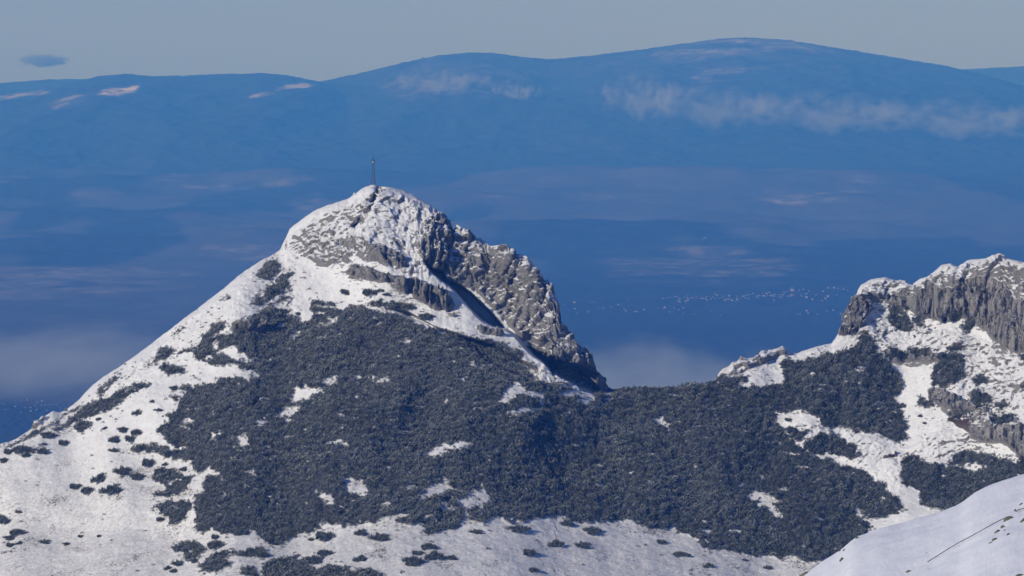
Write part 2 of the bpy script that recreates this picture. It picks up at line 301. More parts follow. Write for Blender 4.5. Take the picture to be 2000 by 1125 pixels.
HOLES = [[(630, 640), (644, 626), (656, 622), (657, 630), (638, 638)], [(540, 641), (548, 636), (558, 640), (550, 644)], [(519, 620), (530, 623), (540, 627), (526, 630)], [(572, 660), (576, 645), (586, 646), (578, 658)],
    [(418, 682), (456, 678), (466, 684), (486, 700), (508, 706), (480, 708), (446, 698)], [(569, 788), (578, 760), (600, 756), (634, 762), (606, 776), (584, 788)], [(626, 744), (640, 738), (660, 736), (656, 746), (636, 752)],
    [(540, 812), (552, 800), (588, 796), (570, 810), (552, 816)], [(689, 738), (704, 734), (706, 740), (692, 742)], [(729, 745), (745, 739), (761, 736), (756, 743)], [(833, 894), (850, 872), (880, 867), (914, 862), (922, 869), (902, 880), (880, 876), (870, 886), (850, 898)],
    [(640, 865), (660, 862), (680, 864), (676, 870), (648, 870)], [(476, 918), (492, 918), (501, 930), (498, 935), (482, 930)], [(622, 970), (640, 962), (652, 986), (644, 984)], [(668, 962), (680, 938), (700, 937), (710, 942), (718, 960), (712, 972), (692, 966)],
    [(808, 974), (828, 964), (840, 946), (866, 946), (886, 956), (870, 963), (842, 972)], [(862, 940), (872, 934), (880, 942), (870, 948)], [(749, 985), (756, 981), (763, 986), (757, 989)], [(858, 996), (872, 990), (884, 996), (866, 998)],
    [(976, 790), (990, 756), (1007, 749), (1033, 762), (1062, 768), (1058, 790), (1048, 776), (1020, 772), (1007, 771), (994, 788)], [(988, 808), (1015, 797), (1072, 799), (1030, 806), (1016, 812)],
    [(1088, 771), (1112, 763), (1150, 765), (1162, 776), (1148, 794), (1126, 784), (1142, 778), (1120, 772), (1104, 776)], [(1181, 767), (1194, 766), (1190, 772)], [(1179, 781), (1192, 777), (1188, 786)],
    [(1273, 819), (1292, 816), (1296, 826), (1311, 832), (1306, 836), (1281, 827)], [(1165, 912), (1174, 906), (1172, 917)], [(1162, 948), (1176, 945), (1178, 950)], [(1472, 960), (1510, 968), (1522, 984), (1508, 990), (1532, 1014), (1512, 1012), (1496, 988), (1474, 994), (1484, 978), (1456, 981)],
    [(1524, 959), (1534, 953), (1540, 959)], [(1666, 988), (1674, 990), (1684, 1000), (1680, 1010), (1670, 1000)], [(1868, 912), (1900, 908), (1925, 914), (1900, 920), (1876, 917)], [(328, 944), (350, 936), (352, 941), (332, 947)], [(333, 990), (342, 988), (342, 994), (334, 995)],
    [(352, 822), (374, 816), (378, 824), (362, 828)], [(352, 834), (366, 834), (366, 840), (356, 838)], [(410, 846), (432, 846), (424, 858), (414, 858)], [(460, 858), (480, 850), (484, 868), (474, 874)], [(402, 700), (410, 694), (416, 700), (408, 704)],
    [(790, 666), (806, 668), (800, 674), (788, 672)], [(415, 672), (425, 670), (424, 678), (416, 678)], [(500, 826), (520, 820), (516, 830), (502, 832)], [(462, 880), (474, 878), (470, 884)], [(914, 706), (936, 714), (940, 722), (920, 714)]]
PATCHES = [
    [(1572, 878), (1574, 864), (1590, 858), (1600, 848), (1636, 850), (1644, 862), (1672, 870), (1680, 888), (1670, 898), (1640, 892), (1612, 886), (1586, 890)], [(1528, 838), (1554, 838), (1574, 848), (1568, 860), (1552, 860)],
    [(1760, 894), (1780, 888), (1800, 900), (1812, 906), (1830, 908), (1850, 912), (1856, 902), (1870, 884), (1900, 880), (1940, 890), (1980, 900), (2000, 897), (2140, 900), (2300, 930), (2300, 1010), (2000, 980), (1900, 1010), (1846, 1000), (1812, 992), (1790, 974), (1796, 960), (1780, 952), (1760, 946), (1756, 936), (1762, 920)],
    [(1732, 600), (1745, 597), (1770, 612), (1782, 640), (1788, 650), (1775, 652), (1745, 642), (1734, 630)], [(1780, 622), (1800, 615), (1808, 642), (1792, 642)], [(1850, 612), (1880, 604), (1883, 618), (1870, 632), (1855, 626)], [(1873, 634), (1900, 621), (1906, 640), (1890, 652), (1880, 647)],
    [(1725, 692), (1745, 684), (1775, 690), (1772, 706), (1735, 706)], [(1770, 684), (1815, 680), (1817, 700), (1790, 707)], [(1819, 752), (1822, 720), (1845, 695), (1865, 688), (1882, 700), (1884, 730), (1865, 750), (1840, 757)], [(1850, 680), (1878, 676), (1882, 687), (1855, 689)],
    [(1899, 742), (1915, 731), (1933, 740), (1931, 753), (1905, 754)], [(1789, 790), (1795, 776), (1823, 785), (1823, 799), (1800, 797)], [(1892, 770), (1905, 759), (1937, 775), (1936, 796), (1920, 800), (1895, 790)], [(1940, 790), (1965, 786), (1968, 798), (1945, 799)],
    [(1848, 822), (1860, 808), (1900, 804), (1903, 818), (1870, 823)], [(1935, 820), (1980, 811), (1982, 830), (1940, 832)], [(1990, 695), (2020, 688), (2030, 705), (1995, 706)], [(1994, 752), (2015, 752), (2015, 764), (1996, 762)],
    [(498, 548), (518, 514), (540, 502), (546, 515), (545, 532), (524, 547)], [(514, 573), (528, 557), (552, 543), (566, 554), (569, 562), (552, 573), (536, 582), (516, 594), (517, 580)], [(540, 545), (560, 534), (575, 530), (574, 538), (560, 548)], [(489, 595), (496, 585), (512, 579), (516, 587), (508, 597)],
    [(512, 606), (540, 587), (568, 576), (572, 582), (550, 588), (522, 604)], [(396, 662), (420, 634), (440, 629), (448, 638), (412, 662), (400, 672), (382, 686)], [(99, 843), (130, 830), (140, 814), (154, 804), (180, 786), (210, 776), (244, 758), (270, 749), (290, 747), (295, 754), (272, 765), (240, 785), (220, 801), (200, 807), (160, 821), (130, 838), (108, 846)],
    [(185, 777), (196, 760), (212, 746), (236, 731), (240, 736), (212, 759), (194, 777)], [(282, 716), (308, 696), (312, 681), (330, 679), (345, 684), (320, 703), (300, 713)], [(326, 703), (356, 684), (382, 681), (380, 686), (356, 691)], [(311, 725), (320, 709), (340, 716), (358, 719), (361, 730), (336, 735)],
    [(135, 837), (160, 822), (179, 828), (176, 837), (154, 846), (144, 840)], [(331, 776), (352, 773), (340, 785)], [(5, 875), (60, 849), (100, 827), (132, 806), (160, 792), (182, 786), (158, 799), (130, 813), (100, 834), (60, 857), (20, 876)], [(134, 824), (150, 808), (180, 786), (176, 792), (150, 816)],
    [(714, 592), (730, 587), (760, 590), (808, 594), (813, 602), (790, 611), (760, 606), (725, 601)], [(340, 660), (348, 642), (358, 636), (352, 650)], [(434, 590), (442, 578), (452, 577), (446, 588)],
    [(512, 1125), (515, 1102), (550, 1090), (584, 1087), (582, 1096), (600, 1099), (616, 1116), (640, 1105), (680, 1108), (683, 1118), (720, 1111), (749, 1124), (760, 1180), (480, 1180), (490, 1118)], [(468, 1110), (490, 1108), (502, 1116), (496, 1130), (470, 1124)],
    [(334, 1074), (354, 1060), (380, 1059), (392, 1065), (403, 1074), (390, 1089), (366, 1094), (352, 1087), (356, 1080), (340, 1078)], [(400, 1096), (415, 1086), (440, 1076), (463, 1076), (460, 1083), (442, 1094), (452, 1105), (420, 1119), (392, 1119), (386, 1108), (402, 1102)],
    [(294, 927), (300, 920), (328, 913), (346, 922), (379, 932), (368, 952), (358, 962), (332, 974), (301, 967), (306, 960), (328, 958), (322, 950), (308, 940)], [(305, 989), (340, 977), (372, 978), (375, 988), (368, 1006), (344, 1027), (329, 1024), (332, 1014), (310, 1000)],
    [(1440, 738), (1460, 738), (1456, 746), (1440, 746)], [(60, 884), (80, 868), (76, 877), (62, 888)]]

tx = np.array([p[0] for p in TOP], float); ty = np.array([p[1] for p in TOP], float)
cols = np.concatenate([np.arange(-900, -60, 6.0), np.arange(-60, 2061, 2.0), np.arange(2066, 2901, 6.0)]); NC = len(cols)
NR = 470; t = np.linspace(0, 1, NR) ** 1.03
top = np.interp(cols, tx, ty)
PX = np.repeat(cols[None], NR, 0); PY = top[None] + t[:, None] * (1320 - top[None])

# slope angles on a plain grid, integrated up from the foot: a slope of s degrees seen v degrees from above
gX, gY = np.meshgrid(cols, np.arange(300, 1327, 3.0))
SL = np.full(gX.shape, 34.0)
for ang, soft, poly in SLOPES:
    m_ = 1 - sst(poly_sd(gX, gY, poly, soft + 60), -soft * 0.5, soft); SL = SL * (1 - m_) + ang * m_
SL = SL + 5 * noise3(np.stack([gX / 130, gY / 90, 0 * gX], -1), 5)
base = np.interp(cols, [-900, 100, 400, 760, 1000, 1300, 1560, 1800, 2240], [2215, 2140, 2085, 2050, 2062, 2100, 2125, 2110, 2040])
k = np.exp(-0.5 * (np.arange(-75, 76) / 35.0) ** 2); k /= k.sum(); base = np.convolve(np.pad(base, 75, mode='edge'), k, 'valid')
G = np.zeros(gX.shape); G[-1] = base
for r in range(len(G) - 2, -1, -1):
    v = (gY[r] - EYE) / FPX
    G[r] = G[r + 1] + 3.0 * G[r + 1] / FPX / (np.tan(np.radians(SL[r])) + v)
# smooth sideways so that cliffs do not leave curtains above them
k = np.exp(-0.5 * (np.arange(-40, 41) / 16.0) ** 2); k /= k.sum()
G = np.stack([np.convolve(np.pad(row, 40, mode='edge'), k, 'valid') for row in G])
ry_ = (PY - 300) / 3.0; r0 = np.clip(np.floor(ry_).astype(int), 0, len(G) - 2); fr_ = ry_ - r0; ci = np.arange(NC)[None]
D = G[r0, ci] * (1 - fr_) + G[r0 + 1, ci] * fr_
# the rounded shoulder of the left flank and large relief
edge = PY - top[None]
D += 26 * np.exp(-edge / 16.0) * (PX < 560) + 10 * np.exp(-edge / 9.0) * (PX >= 560)
D += (22 * noise3(np.stack([PX / 260, PY / 210, 0 * PX + 3], -1), 8) + 10 * noise3(np.stack([PX / 95, PY / 120, 0 * PX], -1), 9)) * (1 - 0.75 * sst(PY, 960, 1060))
# rib set back behind the gully; hollow at its foot; swell of the pine slope
D += 17 * (1 - sst(poly_sd(PX, PY, WHOLE_RIB), -3, 3)) * (1 - 0.5 * sst(PX, 1000, 1090)) * (0.35 + 0.65 * sst(PY, 500, 560))
D += 44 * (1 - sst(poly_sd(PX, PY, HOLLOW), -7, 2)) + 22 * (1 - sst(poly_sd(PX, PY, GULLY), -4, 2))
SWELL = [(770, 606), (850, 640), (900, 670), (940, 702), (980, 722), (1032, 745), (1052, 746), (1050, 720), (1010, 700), (960, 672), (900, 655), (850, 640), (800, 612)]
D += 14 * (1 - sst(poly_sd(PX, PY, SWELL), -6, 3))
for dep, wd, ln in CRACKS:
    wob = 2.5 * noise3(np.stack([PX / 9, PY / 9, 0 * PX], -1), 33)
    D += dep * np.exp(-((line_d(PX, PY, ln) + wob) / wd) ** 2)
B0 = point(PX, PY, D)                                        # world positions before rock relief

# masks
ROCK = -0.28 + 0.20 * sst(PY, 860, 700) * np.ones(PX.shape) + 0.10 * sst(PX, 1450, 1560)
warpx = PX + 9 * fbm(B0 / 14.0, 3, 21); warpy = PY + 7 * fbm(B0 / 14.0, 3, 22)
for val, soft, poly in ROCKS:
    m_ = 1 - sst(poly_sd(warpx, warpy, poly, soft + 30), -soft, soft); ROCK = np.maximum(ROCK, -0.36 + (val + 0.36) * m_)
wx2 = PX + 9 * fbm(B0 / 4.0, 3, 41); wy2 = PY + 7 * fbm(B0 / 4.0, 3, 42)
def pine_mask(x, y):
    d = poly_sd(x, y, FOREST, 20)
    for p in PATCHES: d = np.minimum(d, poly_sd(x, y, p, 20))
    h = np.full(x.shape, 999.0)
    for p in HOLES: h = np.minimum(h, poly_sd(x, y, p, 20))
    q = np.stack([x / 16.0, y / 5.0, 0 * x], -1); h = h + 6.0 * fbm(q, 2, 501) * (h < 30)
    st_ = np.stack([x / 34.0, y / 9.0, 0 * x + 5], -1); h = np.minimum(h, (0.50 - fbm(st_, 3, 502)) * 34.0)
    return np.maximum(d, -h)
PINE = pine_mask(wx2, wy2) + 3.2 * fbm(B0 / 1.7, 2, 43)
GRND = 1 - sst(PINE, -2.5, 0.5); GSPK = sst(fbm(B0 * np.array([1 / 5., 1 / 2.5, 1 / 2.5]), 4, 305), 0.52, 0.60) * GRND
SNOWSHADE = 1 - sst(poly_sd(PX, PY, GULLY), -4, 3)
ROCK = np.where(SNOWSHADE > 0.05, ROCK * (1 - SNOWSHADE) - 0.25 * SNOWSHADE, ROCK)
WALL = sst((PX - 1640) / 30, 0, 1) * sst(ROCK, 0.3, 0.7)
THIN = 0.85 * sst(PY, 780, 1000) * (1 - sst(PX, 1600, 1700)) + 0.25
BROWN = np.zeros(PX.shape)
for p in ([(1735, 650), (1775, 648), (1800, 668), (1740, 672)], [(1780, 680), (1830, 680), (1840, 690), (1800, 692)], [(1845, 752), (1870, 762), (1860, 775)], [(1840, 810), (1900, 830), (1890, 845), (1850, 828)], [(1712, 884), (1750, 886), (1755, 894), (1725, 896)]):
    BROWN = np.maximum(BROWN, 1 - sst(poly_sd(warpx, warpy, p), -6, 5))
ROCK = np.maximum(ROCK, BROWN * 0.55 - 0.3)

# relief along the surface normal
def normals(P):
    du = np.gradient(P, axis=1); dv = np.gradient(P, axis=0); n = np.cross(dv, du)
    return n / (np.linalg.norm(n, axis=-1, keepdims=True) + 1e-9)
N0 = normals(B0)
# du runs to the right, dv down the view: make the normals face the camera side
N0 = np.where((N0[..., 1:2] > 0), -N0, N0)
rk = (0.12 * sst(ROCK, -0.2, 0.1) + 0.78 * sst(ROCK, 0.2, 0.65)) * (1 - GRND)
Q = B0 * np.array([1, 1, 0.45])
wob = fbm(B0 / 9.0, 2, 61)[..., None] * 3.0
lean = 0.45 * (1 - sst(PX, 1500, 1650)) * sst(PX, 800, 900) - 0.25 * (1 - sst(PX, 760, 860))
S_ = np.stack([B0[..., 0] - lean * B0[..., 2], B0[..., 1], B0[..., 2] + 0.35 * B0[..., 0] * (PX < 1500)], -1) + wob
zs_ = np.where(PX < 820, 0.55, 1.0)[..., None] * np.array([0, 0, 1.0]) + np.array([1, 1, 0])
d1, d2, cid, t1 = worley(S_ * zs_ ** -1 / np.array([8.5, 8.5, 21.0]) if False else S_ / (np.array([8.5, 8.5, 1.0]) + np.where(PX < 820, 7.0, 20.0)[..., None] * np.array([0, 0, 1.0])), 3)
e1, e2, cid2, t2 = worley((S_ - wob * 0.6) / (np.array([3.0, 3.0, 1.0]) + np.where(PX < 820, 2.0, 7.0)[..., None] * np.array([0, 0, 1.0])), 5)
cw = 1 - 0.5 * WALL; _a, _b, _c, t0 = worley(S_ / np.array([22., 22., 34.]), 11)
disp = rk * (3.4 * ridged(S_ * np.array([1, 1, 0.4]) / 18.0, 3, 71, 0.5) + cw * (3.0 * (cid - 0.5) + 4.4 * t1 + 7.0 * t0) + 1.2 * (cid2 - 0.5) + 2.1 * t2 + 1.7 * (1 - np.exp(-((d2 - d1) / 0.06) ** 2)) + 0.4 * (1 - np.exp(-((e2 - e1) / 0.14) ** 2)))
disp *= np.clip(0.4 + edge / 12.0, 0, 1)
# slanting ledges that hold the snow
st = (B0[..., 2] - 0.35 * B0[..., 0] + 0.3 * B0[..., 1]) / 3.3 + 2.2 * fbm(B0 / 16.0, 4, 77)
disp += sst(ROCK, 0.0, 0.35) * (0.4 + 0.9 * sst(noise3(B0 / 7.0, 78), -0.3, 0.3)) * (1 - GRND) * (1 - WALL * 0.8) * (1.1 + 0.9 * sst(ROCK, 0.3, 0.6)) * (np.abs((st % 1.0) - 0.35) * -1.2)
# vertical ribs on the right-hand wall
disp += WALL * (2.0 * ridged(B0 * np.array([1 / 7., 1 / 7., 1 / 60.]), 3, 81) + 0.8 * fbm(B0 * np.array([1 / 2.2, 1 / 2.2, 1 / 18.]), 3, 82))
open_ = (1 - GRND)
disp += open_ * (0.9 * fbm(B0 / 11.0, 4, 91) + 0.30 * fbm(B0 / 2.6, 3, 92) * (1 - 0.5 * THIN))
m1, m2, mid, _t = worley(B0 / np.array([3.4, 3.4, 3.4]), 301); n1_, n2_, nid, _t = worley(B0 / np.array([8.5, 8.5, 8.5]), 303)
MOUND = np.clip(1 - 1.25 * m1 ** 2, 0, 1); MOUND2 = np.clip(1 - 1.3 * n1_ ** 2, 0, 1)
disp += GRND * (1.6 * fbm(B0 / 9.0, 3, 95) + (1.5 * MOUND - 0.6) * (0.6 + 0.6 * mid) + 1.3 * MOUND2 * nid)
ND = N0 * 0.35 + np.array([0, -0.62, 0.30]); ND /= np.linalg.norm(ND, axis=-1, keepdims=True)   # relief stands out mostly towards the valley side
B = B0 + ND * disp[..., None]
# the far side of the ridge
NB = 26; back = []
ridge0 = B[0].copy()
for k_ in range(NB, 0, -1):
    s_ = 0.6 * (1.22 ** k_); q = ridge0.copy(); q[:, 1] += s_ * 1.0; q[:, 2] -= s_ * (0.35 + 0.35 * min(1, k_ / 6.0)); 
    q += (min(s_, 25) * 0.10) * noise3(q[:, None, :] / 12.0, 101).reshape(-1, 1); back.append(q)
ALL = np.concatenate([np.stack(back), B], 0)
def ext(a, v=None): return np.concatenate([np.repeat(a[:1] if v is None else np.full_like(a[:1], v), NB, 0), a], 0)
M_MOUNT = mountain_material()
F = grid_faces(NB + NR, NC)
me = mesh_from('mountain', ALL, F, [M_MOUNT], {'rock': ext(ROCK), 'ground': ext(GRND * (1 - GSPK)), 'thin': ext(THIN), 'wall': ext(WALL), 'brown': ext(BROWN)}, smooth=False)
tag(link('mountain', me), 'snow dusted rocky peak with grey cliffs and a dark pine slope below', 'mountain', kind='structure')
NB3 = normals(B); NB3 = np.where((NB3 * N0).sum(-1, keepdims=True) < 0, -NB3, NB3)
def near(px, py, A):
    c = np.clip(np.searchsorted(cols, np.asarray(px) - 1.0), 0, NC - 1); tt = np.clip((np.asarray(py) - top[c]) / (1320 - top[c]), 0, 1) ** (1 / 1.03)
    return A[np.clip(np.round(tt * (NR - 1)).astype(int), 0, NR - 1), c]
def surf(px, py):
    c = np.clip(np.searchsorted(cols, np.asarray(px) - 1.0), 0, NC - 1)
    tt = np.clip((np.asarray(py) - top[c]) / (1320 - top[c]), 0, 1) ** (1 / 1.03)
    r = np.clip(np.round(tt * (NR - 1)).astype(int), 0, NR - 1)
    return B[r, c], N0[r, c]

# ------------------------------------------------------------------ dwarf pine cover
def pine_material(name, dark, light):
    m = NT(name); P = m.pos(); tip = m.attr('tip'); fr = m.attr('frost')
    nn = m.noise(P, 1.1, 3, 0.6); green = m.mix(nn, dark, light)
    f = m.math('MULTIPLY', m.ramp(tip, 0.35, 1.0), fr, clamp=True)
    m.color(m.mix(f, green, (0.72, 0.74, 0.68))).rough(0.8, 0.2); return m.m
M_PINE = pine_material('dwarf_pine_needles', (0.020, 0.027, 0.012), (0.062, 0.075, 0.040))
def clump_template(n, rng):
    V = []; T = []
    for i in range(n):
        th = rng.uniform(0, 2 * math.pi); z = rng.uniform(0.05, 1) ; r = math.sqrt(max(0, 1 - z * z))
        c = np.array([r * math.cos(th), r * math.sin(th), z]) * rng.uniform(0.45, 0.95)
        d = c / np.linalg.norm(c) * 0.7 + np.array([0, 0, 0.75]) + rng.normal(0, 0.25, 3); d /= np.linalg.norm(d)
        s = np.cross(d, rng.normal(0, 1, 3)); s /= np.linalg.norm(s); L = rng.uniform(0.35, 0.65); w_ = rng.uniform(0.13, 0.24)
        V += [c - s * w_, c + s * w_, c + d * L]; T += [0.15, 0.15, 1.0]
    return np.array(V), np.array(T)
TEMPL = [clump_template(26, np.random.default_rng(50 + i)) for i in range(7)]
def clumps(points, radii, heights, frost, templ=TEMPL, seed=3):
    rng = np.random.default_rng(seed); K = len(templ); n = len(points); which = rng.integers(0, K, n); VV = []; TT = []; FF = []
    for k_ in range(K):
        m_ = which == k_; q = points[m_]; V, T = templ[k_]; c = m_.sum()
        if c == 0: continue
        a = rng.uniform(0, 2 * math.pi, c); ca, sa = np.cos(a), np.sin(a); r = radii[m_]; h = heights[m_]
        x = (V[None, :, 0] * ca[:, None] - V[None, :, 1] * sa[:, None]) * r[:, None]
        y = (V[None, :, 0] * sa[:, None] + V[None, :, 1] * ca[:, None]) * r[:, None]
        z = V[None, :, 2] * h[:, None]
        VV.append((np.stack([x, y, z], -1) + q[:, None]).reshape(-1, 3)); TT.append(np.tile(T, c)); FF.append(np.repeat(frost[m_], len(V)))
    V = np.concatenate(VV); return V, np.arange(len(V)).reshape(-1, 3), np.concatenate(TT), np.concatenate(FF)
gx, gy = np.meshgrid(np.arange(-230, 2230, 4.3), np.arange(480, 1200, 2.9))
gx = (gx + RNG.uniform(-2.1, 2.1, gx.shape)).ravel(); gy = (gy + RNG.uniform(-1.5, 1.5, gy.shape)).ravel()
gt = np.interp(gx, cols, top); keep = (gy > gt + 1.0) & (gy < 1195); gx = gx[keep]; gy = gy[keep]
P_, N_ = surf(gx, gy)
wxx = gx + 9 * fbm(P_ / 4.0, 3, 41); wyy = gy + 7 * fbm(P_ / 4.0, 3, 42)
pm = pine_mask(wxx, wyy) + 3.0 * fbm(P_ / 1.7, 2, 43); ok = (pm < 0) | ((pm < 7) & (RNG.uniform(0, 1, len(gx)) < 0.30 * np.exp(-np.clip(pm, 0, 9) / 3.5)))
gx, gy, P_, N_, pm = gx[ok], gy[ok], P_[ok], N_[ok], pm[ok]
q = noise3(P_ / 30.0, 131) + 0.6 * noise3(P_ / 9.0, 132)
mo = near(gx, gy, MOUND); mi = near(gx, gy, mid); mo2 = near(gx, gy, MOUND2)
dens = RNG.uniform(0, 1, len(gx)) < 0.25 + 1.1 * mo + 0.3 * sst(gy, 900, 600)
gapn = fbm(P_ * np.array([1 / 5., 1 / 2.5, 1 / 2.5]), 4, 305); dens &= (gapn < 0.56)
size = (0.72 + 0.5 * mo) * (1.0 + 0.35 * q) * RNG.uniform(0.75, 1.25, len(gx)) * np.clip(0.6 - pm * 0.12, 0.6, 1.0)
frost = 0.50 + 0.34 * noise3(P_ / 22.0, 133) + 0.34 * sst(gy, 900, 640) * sst(gx, 1150, 900) + 0.10 * sst(gx, 1300, 800) - 0.16 * sst(gx, 1350, 1500) + 0.22 * noise3(P_ / 45.0, 135) + RNG.normal(0, 0.30, len(gx)) + 0.45 * (mi - 0.5) + 0.28 * (mo - 0.55) + 0.15 * (mo2 - .5)
dark_spot = np.exp(-(((gx - 690) / 45) ** 2 + ((gy - 685) / 28) ** 2)); frost -= 0.3 * dark_spot
frost += 0.7 * np.exp(-(((gx - 1660) / 30) ** 2 + ((gy - 742) / 12) ** 2)) + 0.4 * np.exp(-(((gx - 1632) / 16) ** 2 + ((gy - 722) / 14) ** 2))
frost = np.clip(frost, 0.05, 0.95)
sel = dens
V, Fc, T, FR = clumps(P_[sel] + np.array([0, 0, -0.15]), 1.05 * size[sel], 1.45 * size[sel], frost[sel])
o = link('dwarf_pine_cover', mesh_from('dwarf_pine_cover', V, Fc, [M_PINE], {'tip': T, 'frost': FR}))
tag(o, 'dark frosted dwarf mountain pine thicket covering the slope below the peak', 'shrubs', kind='stuff')
print('pine clumps', len(V) // 78)

# small tufts and half buried twigs scattered over the open snow
hx = RNG.uniform(-230, 1620, 26000); hy = RNG.uniform(480, 1190, 26000); k1 = hy > np.interp(hx, cols, top) + 4; hx = hx[k1]; hy = hy[k1]; P_, N_ = surf(hx, hy)
pm = pine_mask(hx, hy); prob = np.clip(0.02 + 0.55 * sst(fbm(P_ / 14.0, 3, 401), 0.12, 0.42) + 0.35 * np.exp(-np.clip(pm, 0, 99) / 7.0), 0, 1) * (pm > 0) * (near(hx, hy, ROCK) < 0.3)
prob *= np.where(hy > 1060, 0.6, 1.0)
k1 = RNG.uniform(0, 1, len(hx)) < prob * 0.9; P_ = P_[k1]; sz = 0.40 + 1.1 * RNG.uniform(0, 1, len(P_)) ** 3; print('tufts', len(P_))
V, Fc, T, FR = clumps(P_ - np.array([0, 0, 0.1]), sz, sz * 0.8, RNG.uniform(0.1, 0.5, len(P_)), seed=9)
M_TUFT = pine_material('dry_twigs', (0.030, 0.026, 0.018), (0.085, 0.070, 0.048))
o = link('twig_tufts', mesh_from('twig_tufts', V, Fc, [M_TUFT], {'tip': T, 'frost': FR})); tag(o, 'small brown twig tufts poking out of the snow', 'tufts', kind='stuff')

# ------------------------------------------------------------------ single bushes on the snow
BUSH_ZONES = [
 ('of those at upper left below the pine strip', [(125, 864, 11, 5), (94, 850, 16, 6), (87, 867, 5, 3), (85, 881, 10, 7), (46, 879, 22, 8), (18, 882, 12, 5), (52, 889, 8, 5), (8, 899, 10, 5)]),
 ('of those between the pine strip and main thicket', [(271, 806, 12, 5), (313, 801, 11, 3), (194, 818, 8, 3), (207, 837, 6, 2), (240, 840, 11, 5), (269, 845, 13, 6), (224, 858, 11, 7), (254, 858, 11, 6), (225, 879, 12, 4), (341, 759, 9, 4), (299, 784, 5, 3)]),
 ('in the row across the left snowfield', [(148, 950, 14, 5), (175, 959, 17, 7), (222, 957, 25, 9), (196, 935, 17, 8), (240, 919, 17, 8), (268, 932, 15, 6), (290, 904, 14, 8), (324, 907, 8, 3), (361, 917, 9, 4), (315, 1015, 9, 5)]),
 ('of those low at the left picture edge', [(6, 1015, 19, 8), (39, 1000, 8, 2), (36, 1040, 18, 6), (20, 1050, 14, 4), (20, 1064, 9, 4), (38, 1061, 8, 3), (89, 1058, 11, 4), (130, 1062, 8, 3), (158, 1047, 7, 2), (195, 1047, 5, 3)]),
 ('of those below the bottom left thicket corner', [(420, 1049, 8, 6), (425, 1063, 20, 8), (472, 1040, 15, 6), (349, 1101, 12, 6), (328, 1109, 8, 4), (340, 1116, 8, 4), (380, 1096, 11, 4), (498, 1080, 32, 8)]),
 ('of those above the big clump at the bottom', [(634, 1047, 20, 8), (636, 1080, 18, 6), (614, 1094, 22, 7), (608, 1054, 6, 4), (706, 1040, 13, 6), (743, 1049, 20, 7), (704, 1091, 14, 5)]),
 ('in the tight group on the lower meadow', [(839, 1067, 16, 6), (817, 1079, 13, 4), (806, 1096, 21, 8), (848, 1087, 19, 7), (883, 1088, 12, 4)]),
 ('in the loose row across the lower meadow', [(930, 1039, 13, 4), (1013, 1034, 23, 6), (1034, 1079, 14, 7), (1043, 1113, 10, 5), (1087, 1062, 17, 6), (1109, 1022, 14, 6), (1139, 1065, 16, 6), (1157, 1037, 17, 7)]),
 ('at the right end of the lower meadow', [(1292, 1058, 10, 4), (1331, 1083, 17, 5), (1385, 1104, 12, 4), (1454, 1093, 5, 2), (1500, 1109, 9, 4)]),
 ('on the snow under the lower cliff band', [(677, 570, 12, 5), (722, 572, 15, 7), (743, 568, 9, 3), (756, 574, 8, 3), (833, 618, 15, 6), (582, 614, 5, 4), (800, 598, 8, 3)]),
 ('around the bright snow gully on the right', [(1541, 821, 8, 3), (1798, 812, 5, 3), (1762, 792, 9, 4), (1806, 826, 4, 3), (1578, 1012, 6, 3)]),
]
ORD = ['leftmost', 'second from left', 'third from left', 'fourth from left', 'fifth from left', 'sixth from left', 'seventh from left', 'eighth from left', 'ninth from left', 'tenth from left', 'rightmost']
def bush_mesh(seed):
    rng = np.random.default_rng(seed); pts = []; n = 95
    while len(pts) < n:
        x, y = rng.uniform(-1, 1, 2); r2 = x * x + y * y; lim = 0.62 + (0.32 * math.sin(3 * math.atan2(y, x) + seed) + 0.22 * math.sin(5 * math.atan2(y, x) + 2.3 * seed)) * rng.uniform(0.4, 1.2)
        if r2 < lim: pts.append((x, y, 0.26 * (1 - r2 * 0.75) * rng.uniform(0.3, 1.1)))
    pts = np.array(pts); s = rng.uniform(0.45, 1.35, n) * 0.15
    V, Fc, T, FR = clumps(pts, s, s * 3.6, np.clip(rng.normal(0.45, 0.3, n), 0, 1), seed=seed)
    return mesh_from('bush_foliage', V, Fc, [M_PINE], {'tip': T, 'frost': FR})
BM = [bush_mesh(i) for i in range(6)]
ib = 0
for zone, lst in BUSH_ZONES:
    lst = sorted(lst); n = len(lst)
    for i, (bx, by, rx, ry) in enumerate(lst):
        p, nn = surf(bx, by + ry * 0.45); mpp = p[1] / FPX
        o = link('dwarf_pine_bush', BM[ib % 6]); ib += 1
        o.location = Vector(p) - Vector((0, 0, 0.1)); W = rx * mpp * 1.12
        sl = math.radians(28 if by > 1000 else 36)
        Dp = min(W * 0.9, ry * mpp * 1.25 / math.sin(sl)); Hh = max(0.9, min(3.0, ry * mpp * 1.1))
        o.rotation_euler = (sl * 0.6, 0, random.uniform(-0.2, 0.2)); o.scale = (W, Dp, Hh * 1.5)
        word = ORD[i] if i < n - 1 else 'rightmost'
        size_w = 'large' if rx > 18 else ('tiny' if rx < 8 else 'small')
        tag(o, f'{size_w} dwarf pine bush, {word} {zone}', 'bush', 'dwarf pine bushes scattered over the snow')

